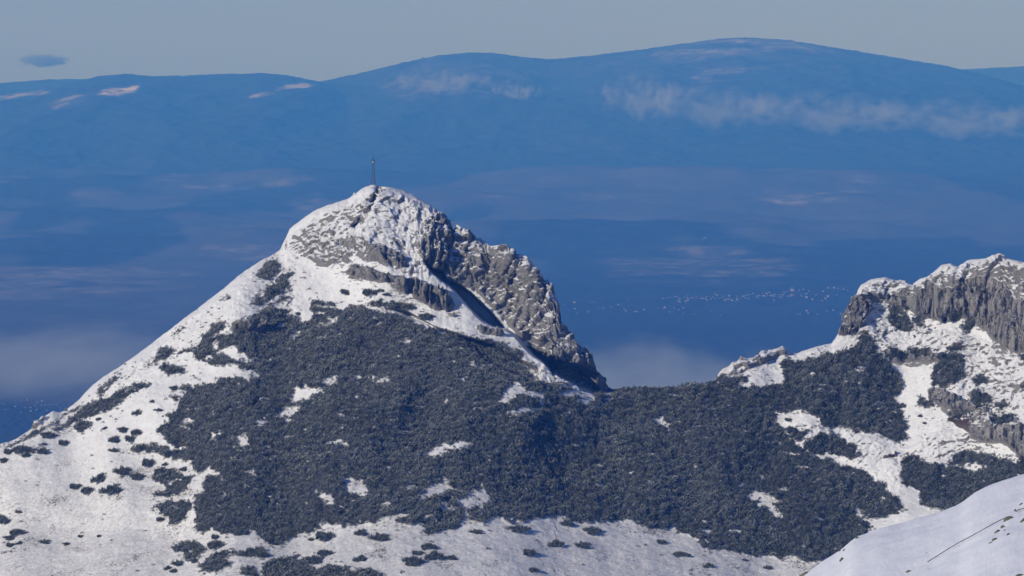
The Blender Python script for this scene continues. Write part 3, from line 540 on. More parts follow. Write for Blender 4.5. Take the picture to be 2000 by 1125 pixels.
# ------------------------------------------------------------------ frosted spruces
M_SPR = pine_material('frosted_spruce_needles', (0.03, 0.04, 0.035), (0.08, 0.09, 0.085))
M_BARK = flat_noise_mat('bark', (0.04, 0.03, 0.022), (0.09, 0.07, 0.05), 6.0)
def cone_mesh(name, r0, r1, h, n, mat):
    V = [(r * math.cos(2 * math.pi * i / n), r * math.sin(2 * math.pi * i / n), z) for r, z in ((r0, 0), (r1, h)) for i in range(n)]
    F_ = [(i, (i + 1) % n, n + (i + 1) % n, n + i) for i in range(n)]
    return mesh_from(name, V, F_, [mat], smooth=True)
def crown_mesh(seed):
    rng = np.random.default_rng(seed); V = []; T = []
    for i in range(420):
        z = rng.uniform(0.08, 1) ** 1.15; tier = 0.75 + 0.25 * math.sin(z * 40); R = (1 - z) * 0.27 * tier + 0.012; th = rng.uniform(0, 6.283); rr = R * rng.uniform(0.35, 1)
        c = np.array([rr * math.cos(th), rr * math.sin(th), z]); d = np.array([math.cos(th), math.sin(th), -0.25 + rng.normal(0, 0.2)]); d /= np.linalg.norm(d)
        s = np.cross(d, [0, 0, 1]) + rng.normal(0, 0.2, 3); s /= np.linalg.norm(s); L = rng.uniform(0.04, 0.08) * (1.2 - z * 0.6)
        V += [c - s * L * 0.4, c + s * L * 0.4, c + d * L + [0, 0, 0.01]]; T += [0.6, 0.6, 1]
    V += [(-.012, 0, .95), (.012, 0, .95), (0, 0, 1.05)]; T += [1, 1, 1]
    return mesh_from('crown', V, np.arange(len(V)).reshape(-1, 3), [M_SPR], {'tip': T, 'frost': np.full(len(V), 0.85)})
CR = [crown_mesh(200 + i) for i in range(3)]; TR = cone_mesh('trunk', 0.022, 0.006, 0.9, 8, M_BARK)
SPR = [(1650, 755, 23, 'frosted spruce standing left in the pale cluster amid the right thicket'), (1671, 750, 26, 'tall frosted spruce at the centre of the pale cluster in the right thicket'),
       (1721, 752, 24, 'lone white spruce near the right edge of the upper right thicket'), (1630, 732, 26, 'broad frosted spruce upper left of the pale cluster'), (1641, 736, 22, 'slim frosted spruce just right of the broad upper left one'),
       (1682, 760, 20, 'frosted spruce at the lower right end of the pale cluster'), (1689, 800, 20, 'single slender spruce below the pale cluster'), (1656, 796, 16, 'small slender spruce below and left in the right thicket'),
       (1494, 838, 22, 'frosted spruce standing alone left of the snowy clearing'), (1578, 1064, 20, 'frosted spruce near the thicket foot, upper of the pair by the foreground slope'), (1570, 1078, 22, 'frosted spruce near the thicket foot, lower of the pair by the foreground slope'),
       (1656, 948, 18, 'white slender spruce in the thicket left of the bright gully'), (1397, 1026, 20, 'frosted spruce in the lower thicket above the meadow edge'), (1836, 746, 18, 'frosted spruce at the foot of the oval pine clump on the right cliffs'), (1183, 892, 18, 'frosted spruce in the middle of the wide dark thicket')]
for i, (sx_, sy_, hh, lab) in enumerate(SPR):
    p, nn = surf(sx_, sy_); H_ = hh * p[1] / FPX * 1.05
    e = bpy.data.objects.new('spruce_tree', None); sc.collection.objects.link(e); e.location = p; e.scale = (H_, H_, H_); e.rotation_euler = (0, 0, i * 1.3)
    tag(e, lab, 'tree', 'frosted spruces standing in the dwarf pine')
    c = link('crown', CR[i % 3], e); tt = link('trunk', TR, e)

# ------------------------------------------------------------------ summit cross: riveted iron lattice seen almost edge on
M_IRON = flat_noise_mat('weathered_iron', (0.05, 0.055, 0.06), (0.11, 0.12, 0.125), 3.0, 0.6)
M_PALE = flat_noise_mat('pale_painted_plate', (0.5, 0.5, 0.5), (0.65, 0.65, 0.64), 2.0, 0.6)
M_STONE = flat_noise_mat('stone_masonry', (0.16, 0.155, 0.14), (0.34, 0.33, 0.31), 1.5, 0.9, 0.1)
def bars(name, segs, wd, mat, parent):
    V = []; Fc = []
    for a, b in segs:
        a = np.array(a, float); b = np.array(b, float); d = b - a; d /= np.linalg.norm(d); u = np.cross(d, [0.3, 1, 0.1]); u /= np.linalg.norm(u); v_ = np.cross(d, u); n0 = len(V)
        for q in (a, b):
            for su, sv in ((-1, -1), (1, -1), (1, 1), (-1, 1)): V.append(q + (u * su + v_ * sv) * wd / 2)
        Fc += [(n0 + i, n0 + (i + 1) % 4, n0 + 4 + (i + 1) % 4, n0 + 4 + i) for i in range(4)] + [(n0, n0 + 3, n0 + 2, n0 + 1), (n0 + 4, n0 + 5, n0 + 6, n0 + 7)]
    return link(name, mesh_from(name, V, Fc, [mat]), parent)
sp, _ = surf(729, 363); CY = sp[1]; base_p = point(729, 361.5, CY)
cross = bpy.data.objects.new('summit_cross', None); sc.collection.objects.link(cross); cross.location = base_p; cross.rotation_euler = (0, 0, math.radians(83))
tag(cross, 'tall thin iron lattice cross standing on the snowy summit', 'cross')
H0 = 18.0
def wdt(z): return 1.12 - 0.68 * min(1, z / 12.5)
for sx_ in (-1, 1):
    for sy_ in (-1, 1):
        bars('corner_post', [((sx_ * wdt(0), sy_ * wdt(0), 0), (sx_ * wdt(12.6), sy_ * wdt(12.6), 12.6)), ((sx_ * wdt(12.6), sy_ * wdt(12.6), 12.6), (sx_ * 0.42, sy_ * 0.3, 15.6))], 0.085, M_IRON, cross)
seg = []; zs = np.linspace(0, 12.6, 10)
for z0, z1 in zip(zs[:-1], zs[1:]):
    a, b = wdt(z0), wdt(z1)
    for (p0, p1) in (((-1, -1), (1, -1)), ((1, -1), (1, 1)), ((1, 1), (-1, 1)), ((-1, 1), (-1, -1))):
        seg += [((p0[0] * a, p0[1] * a, z0), (p1[0] * b, p1[1] * b, z1)), ((p1[0] * a, p1[1] * a, z0), (p0[0] * b, p0[1] * b, z1)), ((p0[0] * b, p0[1] * b, z1), (p1[0] * b, p1[1] * b, z1))]
bars('lattice_bracing', seg, 0.045, M_IRON, cross)
seg = []
for s_ in (-1, 1):
    for yy in (-0.42, 0.42):
        for zz in (12.9, 14.3): seg.append(((s_ * 0.5, yy, zz), (s_ * 2.75, yy * 0.75, zz)))
    for k_ in range(4):
        x0, x1 = s_ * (0.5 + k_ * 0.56), s_ * (0.5 + (k_ + 1) * 0.56)
        for yy in (-0.4, 0.4): seg += [((x0, yy, 12.9), (x1, yy, 14.3)), ((x0, yy, 14.3), (x1, yy, 12.9))]
    seg += [((s_ * 2.75, -0.32, 12.9), (s_ * 2.75, 0.32, 12.9)), ((s_ * 2.75, -0.32, 14.3), (s_ * 2.75, 0.32, 14.3))]
bars('cross_arm', seg, 0.13, M_IRON, cross)
bars('top_mast', [((0, 0, 14.2), (0, 0, H0)), ((-0.42, -0.42, 15.6), (0.42, 0.42, 15.6)), ((-0.42, 0.42, 15.6), (0.42, -0.42, 15.6)), ((-.3, 0, 16.3), (.3, 0, 16.3))], 0.2, M_IRON, cross)
pl = link('arm_plate', mesh_from('arm_plate', [(-2.86, y, z) for y, z in ((-.75, 13.1), (0.1, 13.1), (.1, 14.1), (-.75, 14.1))] + [(-2.78, y, z) for y, z in ((-.75, 13.1), (0.1, 13.1), (.1, 14.1), (-.75, 14.1))],
    [(0, 3, 2, 1), (4, 5, 6, 7), (0, 1, 5, 4), (1, 2, 6, 5), (2, 3, 7, 6), (3, 0, 4, 7)], [M_PALE]), cross); pl['label'] = 'pale plate at the end of the cross arm'
V = []; 
for r, z in ((2.0, -1.6), (1.7, 0.0), (1.35, 0.12)):
    V += [(r * s1, r * s2, z) for s1, s2 in ((-1, -1), (1, -1), (1, 1), (-1, 1))]
link('plinth', mesh_from('plinth', V, [(a + i, a + (i + 1) % 4, a + 4 + (i + 1) % 4, a + 4 + i) for a in (0, 4) for i in range(4)] + [(8, 9, 10, 11)], [M_PALE]), cross)

# ------------------------------------------------------------------ boulders
def boulder_mesh(seed, name='boulder'):
    rng = np.random.default_rng(seed); n, mm = 18, 12; V = [(0, 0, 1)]
    for i in range(1, mm):
        for j in range(n): a = math.pi * i / mm; b = 2 * math.pi * j / n; V.append((math.sin(a) * math.cos(b), math.sin(a) * math.sin(b), math.cos(a)))
    V.append((0, 0, -1)); V = np.array(V)
    for _ in range(9):
        d = rng.normal(0, 1, 3); d /= np.linalg.norm(d); c = rng.uniform(0.62, 0.9); h = V @ d; V = V - np.clip(h - c, 0, None)[:, None] * d
    V = V * (1 + 0.10 * fbm(V * 2.0, 3, seed)[:, None]); tri = [(0, 1 + j, 1 + (j + 1) % n) for j in range(n)]
    for i in range(mm - 2):
        for j in range(n):
            a, b = 1 + i * n + j, 1 + i * n + (j + 1) % n; tri += [(a, a + n, b + n), (a, b + n, b)]
    L_ = len(V) - 1; tri += [(L_, 1 + (mm - 2) * n + (j + 1) % n, 1 + (mm - 2) * n + j) for j in range(n)]
    return mesh_from(name, V, tri, [M_BOULD], smooth=False)
mb = NT('lichened_boulder'); P = mb.pos(); geo = mb.n('ShaderNodeNewGeometry'); nz = mb.n('ShaderNodeSeparateXYZ', ins={0: geo.outputs['Normal']}).outputs['Z']
c_ = mb.mix(mb.noise(P, 3.0, 6, 0.7), (0.05, 0.05, 0.045), (0.20, 0.19, 0.165)); c_ = mb.mix(mb.ramp(mb.noise(P, 2.1, 5, 0.7), 0.47, 0.6), c_, (0.15, 0.16, 0.06))
mb.color(c_).rough(0.9, 0.2).bump(mb.noise(P, 4.0, 6, 0.7), 0.15); M_BOULD = mb.m
BO = [boulder_mesh(300 + i) for i in range(5)]

# ------------------------------------------------------------------ foreground snow slope
FGE = [(300, 1740), (1000, 1480), (1300, 1290), (1480, 1170), (1545, 1138), (1572, 1122), (1600, 1102), (1640, 1076), (1664, 1052), (1690, 1042), (1720, 1030), (1760, 1022), (1790, 1012), (1820, 1003), (1845, 993), (1880, 980), (1900, 965), (1930, 950), (1965, 936), (2000, 926), (2060, 905), (2150, 880), (2300, 850), (2900, 700), (3500, 580), (4600, 470)]
fx = np.concatenate([np.arange(300, 1400, 10.0), np.arange(1400, 2101, 2.5), np.arange(2110, 4601, 10.0)]); ftop = np.interp(fx, [p[0] for p in FGE], [p[1] for p in FGE])
kk = np.exp(-0.5 * (np.arange(-8, 9) / 3.5) ** 2); kk /= kk.sum(); ftop = np.convolve(np.pad(ftop, 8, mode='edge'), kk, 'valid')
NRF = 300; FX = np.repeat(fx[None], NRF, 0); FY = ftop[None] + np.linspace(0, 1, NRF)[:, None] ** 1.2 * (1900 - ftop[None])
def fg_depth(px, py, tp):
    s = (py - tp); return (640 - 0.10 * (px - 1500)) * np.exp(-s * 0.00133) + 26 * np.exp(-s / 16.0)
FB = point(FX, FY, fg_depth(FX, FY, ftop[None]))
fdv = np.gradient(FB, axis=0); fdu = np.gradient(FB, axis=1); fn = np.cross(fdv, fdu); fn /= np.linalg.norm(fn, axis=-1, keepdims=True); fn = np.where(fn[..., 2:3] < 0, -fn, fn)
SC_ = np.array([1, 1, 1])
rot = np.stack([FB[..., 0] * 0.85 + FB[..., 2] * 0.5, FB[..., 1] * 0.3, -FB[..., 0] * 0.5 + FB[..., 2] * 0.85], -1)
fd = 0.55 * fbm(rot * np.array([1 / 11., 1 / 9., 1 / 5.]), 3, 151) + 0.16 * ridged(rot * np.array([1 / 3.2, 1 / 4., 1 / 1.1]), 3, 152) * sst(noise3(FB / 7.0, 153), -0.05, 0.35) + 0.05 * fbm(FB / 0.6, 3, 154)
FBd = FB + fn * fd[..., None]
# a shallow groove runs beside the cable
CABLE = [(1812, 1103), (1850, 1080), (1885, 1061), (1912, 1048), (1938, 1030), (1958, 1017)]
FBd -= fn * (0.12 * np.exp(-(line_d(FX, FY, [(p[0] + 5, p[1] + 5) for p in CABLE]) / 4.0) ** 2))[..., None]
bk = []
for k_ in range(16, 0, -1):
    s_ = 0.5 * (1.32 ** k_); q = FBd[0].copy(); q[:, 1] += s_; q[:, 2] -= s_ * (0.18 + 0.5 * min(1, k_ / 8)); bk.append(q)
fm = NT('wind_packed_snow'); P = fm.pos(); 
s1 = fm.noise(fm.pos((0.5, 0.5, 1.6), (0, -0.5, 0)), 0.7, 5, 0.6); s2 = fm.noise(P, 3.0, 5, 0.6)
fm.color(fm.mix(s1, (0.80, 0.81, 0.82), (0.88, 0.885, 0.89))).rough(0.6, 0.3)
cr = fm.noise(fm.pos((0.9, 0.5, 3.2), (0, -0.52, 0)), 0.9, 6, 0.62, 0.5)
fm.bump(fm.math('ADD', s1, fm.math('MULTIPLY', fm.ramp(cr, 0.56, 0.66), fm.math('MULTIPLY', fm.ramp(s1, 0.48, 0.62), 0.5))), 0.40, 0.42)
o = link('foreground_snow_slope', mesh_from('foreground_snow_slope', np.concatenate([np.stack(bk), FBd]), grid_faces(16 + NRF, len(fx)), [fm.m], smooth=True))
tag(o, 'smooth wind packed snow slope in the bottom right foreground', 'slope', kind='structure')
def fsurf(px, py):
    c = int(np.clip(np.searchsorted(fx, px - 1.25), 0, len(fx) - 1)); t_ = np.clip((py - ftop[c]) / (1900 - ftop[c]), 0, 1) ** (1 / 1.2); return FBd[int(round(t_ * (NRF - 1))), c], fn[int(round(t_ * (NRF - 1))), c]
FGB = [(1970, 1011, 11, 6, 'largest olive boulder, at the upper end of the cable'), (1957, 1026, 6, 4, 'small boulder between the largest boulder and the pointed one below'), (1947, 1037, 6, 5, 'pointed dark boulder lowest in the line beneath the largest boulder'),
       (1944, 1058, 7, 3, 'long flat dark rock half buried below the pointed boulder'), (1937, 1064, 4, 2, 'tip of dark rock at the lower left end of the long flat rock'), (1972, 1048, 4, 3, 'small dark rock right of the long flat rock'), (1963, 1036, 2, 2, 'tiny dark stone right of the pointed boulder'),
       (1642, 1092, 5, 6, 'mossy boulder poking from the snow near the left end of the foreground slope'), (1651, 1076, 3, 3, 'small mossy stone just above the mossy boulder on the left of the slope'), (1570, 1119, 11, 6, 'yellow green mossy boulder at the lower left foot of the foreground slope'), (1674, 1050, 4, 2.5, 'flat stone on the crest edge of the foreground slope'), (1641, 1075, 2.5, 2, 'tiny stone at the crest left of the small mossy stone'),
       (1998, 1014, 6, 6, 'olive boulder cut by the right picture edge beside the largest one'), (1982, 996, 3, 4, 'dark stone above the largest boulder'), (1996, 985, 4, 3, 'dark stone highest up at the right picture edge'), (1990, 1121, 9, 3, 'flat brownish rock in the bottom right corner'), (1775, 1114, 7, 2.5, 'low grey rock under snow near the bottom below the cable end'), (1809, 1080, 2, 1.5, 'tiny grey stone left of the cable')]
for i, (bx, by, rx, ry, lab) in enumerate(FGB):
    p, nn = fsurf(bx, by + ry * 0.4); mp = p[1] / FPX; o = link('boulder', BO[i % 5]); o.location = Vector(p) - Vector(nn) * ry * mp * 0.15; o.scale = (rx * mp * 1.15, rx * mp * 0.9, ry * mp * 1.25); o.rotation_euler = (0.15, -0.35, i * 0.9 % 0.8)
    tag(o, lab, 'boulder', 'stones on the foreground snow slope')
# cable with a few stakes
def tube(name, pts, r, mat, parent=None, n=6):
    pts = np.array(pts, float); V = []; Fc = []
    for i, p in enumerate(pts):
        d = pts[min(i + 1, len(pts) - 1)] - pts[max(i - 1, 0)]; d /= np.linalg.norm(d); u = np.cross(d, [0, 0, 1]); u /= np.linalg.norm(u); v_ = np.cross(u, d)
        for j in range(n): a = 2 * math.pi * j / n; V.append(p + (u * math.cos(a) + v_ * math.sin(a)) * r)
    for i in range(len(pts) - 1):
        for j in range(n): Fc.append((i * n + j, i * n + (j + 1) % n, (i + 1) * n + (j + 1) % n, (i + 1) * n + j))
    return link(name, mesh_from(name, V, Fc, [mat], smooth=True), parent)
M_CABLE = flat_noise_mat('dark_steel', (0.03, 0.035, 0.05), (0.06, 0.065, 0.08), 5.0, 0.5)
cx = np.linspace(1812, 1962, 40); cyy = np.interp(cx, [1812, 1850, 1885, 1912, 1938, 1962], [1101, 1080.5, 1061, 1046, 1029, 1014.5])
cp = [fsurf(a, b)[0] + fsurf(a, b)[1] * 0.30 for a, b in zip(cx, cyy)]; cp = np.array(cp)
for k_ in range(3): cp[:, k_] = np.convolve(np.pad(cp[:, k_], 6, mode='reflect', reflect_type='odd'), np.ones(13) / 13, 'valid')
o = tube('steel_cable', cp, 0.055, M_CABLE); tag(o, 'thin dark cable stretched down the snow from the largest boulder', 'cable')
cx = np.linspace(1984, 2030, 14); cp = np.array([fsurf(a, 1001.5 - (a - 1984) * 0.42)[0] + fsurf(a, 1001.5 - (a - 1984) * 0.42)[1] * 0.25 for a in cx])
o = tube('steel_cable', cp, 0.06, M_CABLE); tag(o, 'short piece of dark cable at the right picture edge above the boulders', 'cable')

# small snow capped stones along the summit skyline
for i, (bx, by, r, lab) in enumerate([(692.5, 381, 2.6, 'little snow capped stone block sticking up on the left shoulder of the summit ridge'), (893, 452, 3.2, 'rounded snow topped pinnacle at the notch right of the summit'), (1449, 703, 4, 'snow capped knob on the low ridge right of the saddle')]):
    p, nn = surf(bx, by); mp = p[1] / FPX; o = link('rock_pinnacle', boulder_mesh(330 + i, 'rock_pinnacle')); o.data.materials[0] = M_STONE if i else M_PALE; o.location = p; o.scale = (r * mp, r * mp, r * mp * 2.0); tag(o, lab, 'rock')

# ------------------------------------------------------------------ valley floor and far mountains
def zat(py, Y): return ray(1000.0, py)[1] * Y
RIDGES = [
    (40000, 9500, [(-900, 300), (300, 215), (450, 192), (560, 172), (628, 160), (700, 145), (780, 125), (850, 110), (920, 103), (960, 104), (1020, 112), (1075, 117), (1150, 110), (1250, 98), (1340, 85), (1400, 77), (1450, 74), (1530, 78), (1600, 89), (1700, 105), (1800, 122), (1850, 130), (1900, 142), (1950, 155), (2000, 170), (2100, 200), (2300, 250), (2900, 330)]),
    (38300, 8500, [(-900, 210), (-300, 205), (0, 191), (60, 183), (100, 176), (150, 161), (190, 151), (240, 145), (300, 150), (360, 149), (420, 146), (520, 144), (560, 148), (600, 156), (625, 161), (680, 180), (760, 215), (900, 280), (1100, 380)]),
    (44500, 5000, [(-900, 180), (-200, 166), (0, 163), (60, 158), (130, 155), (175, 155), (230, 166), (300, 210)]),
    (45500, 5000, [(1700, 200), (1800, 148), (1880, 136), (1940, 133), (2000, 130), (2300, 128), (2900, 150)]),
]
BASE_Z = -1200.0
def far_h(X, Y):
    P3 = np.stack([X, Y, 0 * X], -1)
    h = BASE_Z + 30 * fbm(P3 / 2600.0, 4, 171) * sst(Y, 11000, 16000)
    h = h + 150 * sst(Y, 21000, 33000) * (0.5 + ridged(P3 / np.array([7000., 5200., 1.]), 3, 172)) + 95 * sst(Y, 17000, 24000) * fbm(P3 / 1700.0, 4, 173)
    h = h + 150 * np.exp(-(((X - 1400) / 2100.) ** 2 + ((Y - 28500) / 1500.) ** 2)) + 110 * np.exp(-(((X + 200) / 1500.) ** 2 + ((Y - 23500) / 900.) ** 2))
    wob = 260 * fbm(P3 / 3000.0, 3, 181)
    for Yr, L, prof in RIDGES:
        p = 1000 + X / Yr * FPX; yy = np.interp(p, [a for a, b in prof], [b for a, b in prof], left=600, right=600)
        zr = zat(yy, Yr); tt = (Yr - Y + 0 * wob) / L
        front = np.where(tt > 0, (1 - np.clip(tt, 0, 1)) ** 1.25, 1.0)
        front = front * (1 - 0.75 * sst(-tt, 0.0, 0.4))
        rel = np.clip(tt * 5, 0, 1) * np.clip((1 - tt) * 3, 0, 1)
        z = BASE_Z + (zr - BASE_Z) * front + rel * (200 * (ridged(np.stack([(X + wob) / 1900., Y / 5200., 0 * X], -1), 4, 182) - 0.45) + 26 * fbm(P3 / 420.0, 3, 183))
        h = np.maximum(h, z)
    tree = sst(Y, 30000, 33500); h = h + tree * 26.0 * np.abs(noise3(P3 / 52.0, 190)) ** 1.3 + 12 * (1 - sst(Y, 12900, 13100)) * np.abs(noise3(P3 / 14.0, 191)) * sst(Y, 9000, 10000)
    return h
ang = (np.arange(-800, 2801, 5.0) - 1000) / FPX
Ys = np.concatenate([np.linspace(-6000, 8000, 12), np.linspace(8500, 14000, 150), np.linspace(14100, 31000, 260), np.linspace(31040, 40300, 430), np.linspace(40350, 46600, 110)])
YY = np.repeat(Ys[:, None], len(ang), 1); XX = ang[None] * np.maximum(YY, 8000) * np.where(YY < 8500, 3.0, 1.0)
HH = far_h(XX, YY)
GV = np.stack([XX, YY, HH], -1)[::-1]
fpx = 1000 + XX / YY * FPX; fpy = EYE - HH / np.maximum(YY, 1) * FPX   # nearly where the point appears (for traced fields)
def proj_y(Y, Z): 
    zc = Y * CP - Z * SP; return 562.5 - (Y * SP + Z * CP) / zc * FPX
fpy = proj_y(YY, HH)
P3 = np.stack([XX, YY, 0 * XX], -1)
CLEAR = [(1.0, 2.0, [(186, 185), (205, 174), (240, 173), (268, 166), (274, 168), (262, 180), (230, 187), (200, 186)]), (1.0, 2, [(538, 176), (560, 166), (600, 162), (620, 165), (600, 170), (560, 174)]), (0.7, 2.5, [(488, 190), (520, 180), (535, 182), (500, 191)]),
         (0.9, 2.5, [(-40, 196), (0, 188), (50, 183), (98, 178), (96, 182), (50, 187), (10, 193)]), (0.35, 8, [(100, 205), (150, 180), (185, 175), (160, 200), (110, 215)]), (0.45, 4, [(1352, 152), (1380, 138), (1430, 132), (1500, 136), (1490, 154), (1430, 158), (1380, 158)]),
         (0.33, 6, [(1462, 386), (1530, 376), (1640, 372), (1700, 384), (1640, 392), (1540, 397)]), (0.28, 6, [(350, 362), (440, 358), (430, 366), (360, 368)]), (0.28, 6, [(440, 372), (520, 355), (600, 346), (640, 352), (560, 360), (500, 374)]), (0.25, 5, [(260, 348), (380, 340), (370, 346), (280, 354)]),
         (0.25, 6, [(-20, 345), (40, 335), (46, 345), (10, 354)]), (0.2, 6, [(120, 385), (250, 370), (270, 376), (160, 388)]), (0.22, 8, [(545, 395), (620, 384), (640, 396), (590, 410)]), (0.2, 5, [(940, 380), (990, 378), (985, 386), (945, 386)]), (0.22, 5, [(1090, 384), (1190, 380), (1190, 388), (1110, 390)]),
         (0.18, 12, [(400, 480), (560, 465), (640, 480), (520, 510), (410, 500)]), (0.22, 14, [(1130, 500), (1250, 470), (1420, 470), (1560, 520), (1500, 560), (1200, 540)]), (0.2, 12, [(-40, 540), (150, 510), (350, 520), (400, 545), (200, 580), (-40, 580)]), (0.18, 8, [(1640, 350), (1700, 345), (1720, 352), (1650, 356)]),
         (0.3, 3, [(1395, 78), (1420, 74), (1470, 76), (1460, 80), (1420, 80)]), (0.45, 16, [(1280, 110), (1400, 76), (1560, 80), (1640, 100), (1500, 104), (1380, 112)]), (0.16, 18, [(740, 165), (820, 135), (920, 130), (1040, 145), (1000, 175), (880, 190), (780, 190)])]
CL = np.zeros(fpx.shape); wpx = fpx + 8 * fbm(P3 / 260., 3, 201) + 40 * fbm(P3 / 1400., 3, 203) * sst(fpy, 250, 330); wpy = fpy + 3 * fbm(P3 / 260., 3, 202) + 14 * fbm(P3 / np.array([1600., 500., 1.]), 4, 204) * sst(fpy, 250, 330)
frost_ = 0.10 * sst(fpy, 190, 90) * (0.4 + fbm(P3 / 300., 3, 205))
brk = sst(fbm(P3 / np.array([900., 700., 1.]), 4, 206), -0.35, 0.15)
brk2 = sst(fbm(P3 / 150., 3, 207), -0.1, 0.3); brk3 = 0.25 + 0.75 * sst(fbm(P3 / 170., 3, 208), -0.22, 0.0)
for v_, s_, p in CLEAR: CL = np.maximum(CL, v_ * (brk3 if v_ > 0.6 else 0.8 * brk * (0.35 + 1.1 * brk2)) * (1 - sst(poly_sd(wpx, wpy, p, 40), -s_, s_)))
FRS = sst(noise3(P3 / np.array([2300., 7500., 1.]), 211) + 0.6 * noise3(P3 / np.array([900., 2800., 1.]), 212) + 0.35 * noise3(P3 / np.array([350., 1000., 1.]), 213), 0.0, 0.14)
FIELD = FRS * sst(YY, 33000, 29000) * sst(YY, 13000, 13400) * 0.09 + CL + np.clip(frost_, 0, 1)
fg = NT('valley_ground'); fa = fg.attr('field'); P = fg.pos()
n1 = fg.noise(fg.pos((1, 0.5, 1)), 0.0035, 7, 0.6); n2 = fg.math('ADD', fg.math('MULTIPLY', fg.noise(fg.pos((1, 0.35, 1)), 0.012, 5, 0.75), 1.6), -0.3)
forest = fg.mix(n2, (0.004, 0.007, 0.007), (0.055, 0.060, 0.060))
fields = fg.mix(n1, (0.42, 0.36, 0.32), (0.78, 0.74, 0.72))
fg.color(fg.mix(fg.math('MULTIPLY', fa, fg.math('ADD', 0.45, fg.math('MULTIPLY', n1, 1.1)), clamp=True), forest, fields)).rough(0.95, 0.1)
o = link('valley_ground', mesh_from('valley_ground', GV, grid_faces(len(Ys), len(ang)), [fg.m], {'field': FIELD[::-1]}, smooth=True))
tag(o, 'wide wooded valley rising to long blue forested mountains', 'valley', kind='structure')

# ------------------------------------------------------------------ distant villages
YL = np.linspace(10500, 30000, 3000)
def far_hit(px, py):
    a, z = ray(px, py); h = far_h(a * YL, YL + 0.0); b = np.nonzero(h > z * YL)[0]; Y = YL[b[0]] if len(b) else 18000.; return (a * Y, Y, float(far_h(np.array([a * Y]), np.array([Y]))[0]))
M_WALL = [flat_noise_mat('pale_house_wall', (0.15, 0.14, 0.13), (0.28, 0.26, 0.245), 0.3), flat_noise_mat('rosy_house_wall', (0.20, 0.13, 0.11), (0.28, 0.19, 0.16), 0.3)]
M_ROOF = [flat_noise_mat('snowy_roof', (0.15, 0.15, 0.16), (0.26, 0.26, 0.27), 0.2), flat_noise_mat('dark_roof', (0.10, 0.09, 0.09), (0.2, 0.17, 0.16), 0.2)]
def house_mesh(wi, ri):
    V = [(-1, -.7, 0), (1, -.7, 0), (1, .7, 0), (-1, .7, 0), (-1, -.7, .8), (1, -.7, .8), (1, .7, .8), (-1, .7, .8), (-1, 0, 1.35), (1, 0, 1.35),
         (-1.15, -.85, .74), (1.15, -.85, .74), (1.15, 0, 1.45), (-1.15, 0, 1.45), (1.15, .85, .74), (-1.15, .85, .74)]
    Fq = [(0, 1, 5, 4), (1, 2, 6, 5), (2, 3, 7, 6), (3, 0, 4, 7), (4, 5, 9, 8), (6, 7, 8, 9), (4, 8, 7, 7), (5, 6, 9, 9), (10, 11, 12, 13), (14, 15, 13, 12)]
    me = bpy.data.meshes.new('house'); me.from_pydata(V, [], [f if len(set(f)) == 4 else tuple(dict.fromkeys(f)) for f in Fq]); me.materials.append(M_WALL[wi]); me.materials.append(M_ROOF[ri])
    for i in (8, 9): me.polygons[i].material_index = 1
    return me
HM = [house_mesh(0, 0), house_mesh(1, 0), house_mesh(0, 1), house_mesh(0, 0)]
rh = np.random.default_rng(77)
ONES = 'first second third fourth fifth sixth seventh eighth ninth tenth eleventh twelfth thirteenth fourteenth fifteenth sixteenth seventeenth eighteenth nineteenth'.split()
def ordw(n):
    if n < 20: return ONES[n - 1]
    t_, u = divmod(n, 10); return (['twentieth', 'thirtieth', 'fortieth', 'fiftieth', 'sixtieth', 'seventieth', 'eightieth', 'ninetieth', 'hundredth', 'hundred and tenth', 'hundred and twentieth'][t_ - 2] if u == 0 else ['twenty', 'thirty', 'forty', 'fifty', 'sixty', 'seventy', 'eighty', 'ninety', 'hundred', 'hundred-ten', 'hundred-twenty'][t_ - 2] + '-' + ONES[u - 1])
HW = ['pale', 'rosy', 'dark roofed', 'pale']
def village(spots, group, lab):
    spots = sorted(spots)
    for i, (x, y, s) in enumerate(spots):
        p = far_hit(x, y); v_ = int(rh.integers(0, 4)); o = link('house', HM[v_]); o.location = p; k_ = s * p[1] / FPX / 2 * 0.52
        o.scale = (k_, k_ * 1.1, k_ * rh.uniform(0.8, 1.1)); o.rotation_euler = (0, 0, rh.uniform(-0.6, 0.6))
        w_ = 'leftmost' if i == 0 else 'rightmost' if i == len(spots) - 1 else ordw(i + 1) + ' from the left'
        tag(o, f'tiny {HW[v_]} house, {w_} {lab}', 'house', group)
A = [(1101, 595, 4), (1122, 592, 9), (1123, 604, 6), (1150, 591, 3), (1157, 590, 3), (1165, 591, 3), (1128, 612, 5), (1150, 610, 7), (1170, 603, 3), (1179, 603, 5), (1193, 600, 5), (1207, 596, 7), (1214, 597, 4), (1219, 604, 6), (1222, 608, 6), (1226, 587, 4), (1240, 610, 6), (1244, 609, 5), (1258, 606, 8), (1298, 602, 8), (1285, 602, 4), (1307, 610, 4), (1317, 602, 5), (1326, 606, 6), (1335, 602, 6), (1334, 612, 4), (1358, 614, 4), (1389, 609, 4), (1408, 616, 4), (1352, 613, 3)]
village(A, 'houses of the near village left of the gap', 'in the scattered village beside the peak')
Bv = [(1295, 584, 5), (1302, 583, 4), (1309, 582, 4), (1318, 580, 5), (1329, 584, 4), (1389, 585, 6), (1416, 588, 8), (1430, 588, 8), (1424, 579, 5), (1440, 585, 6), (1456, 583, 6), (1460, 577, 5)]
for i in range(76): u = rh.uniform(0, 1); Bv.append((1320 + u * 255, 586 - u * 11 + rh.normal(0, 3.2), rh.uniform(2.5, 6)))
Bv += [(1497, 574, 8), (1492, 579, 7), (1503, 572, 6), (1512, 587, 6), (1523, 582, 6), (1548, 579, 11), (1532, 572, 7), (1530, 577, 6)]
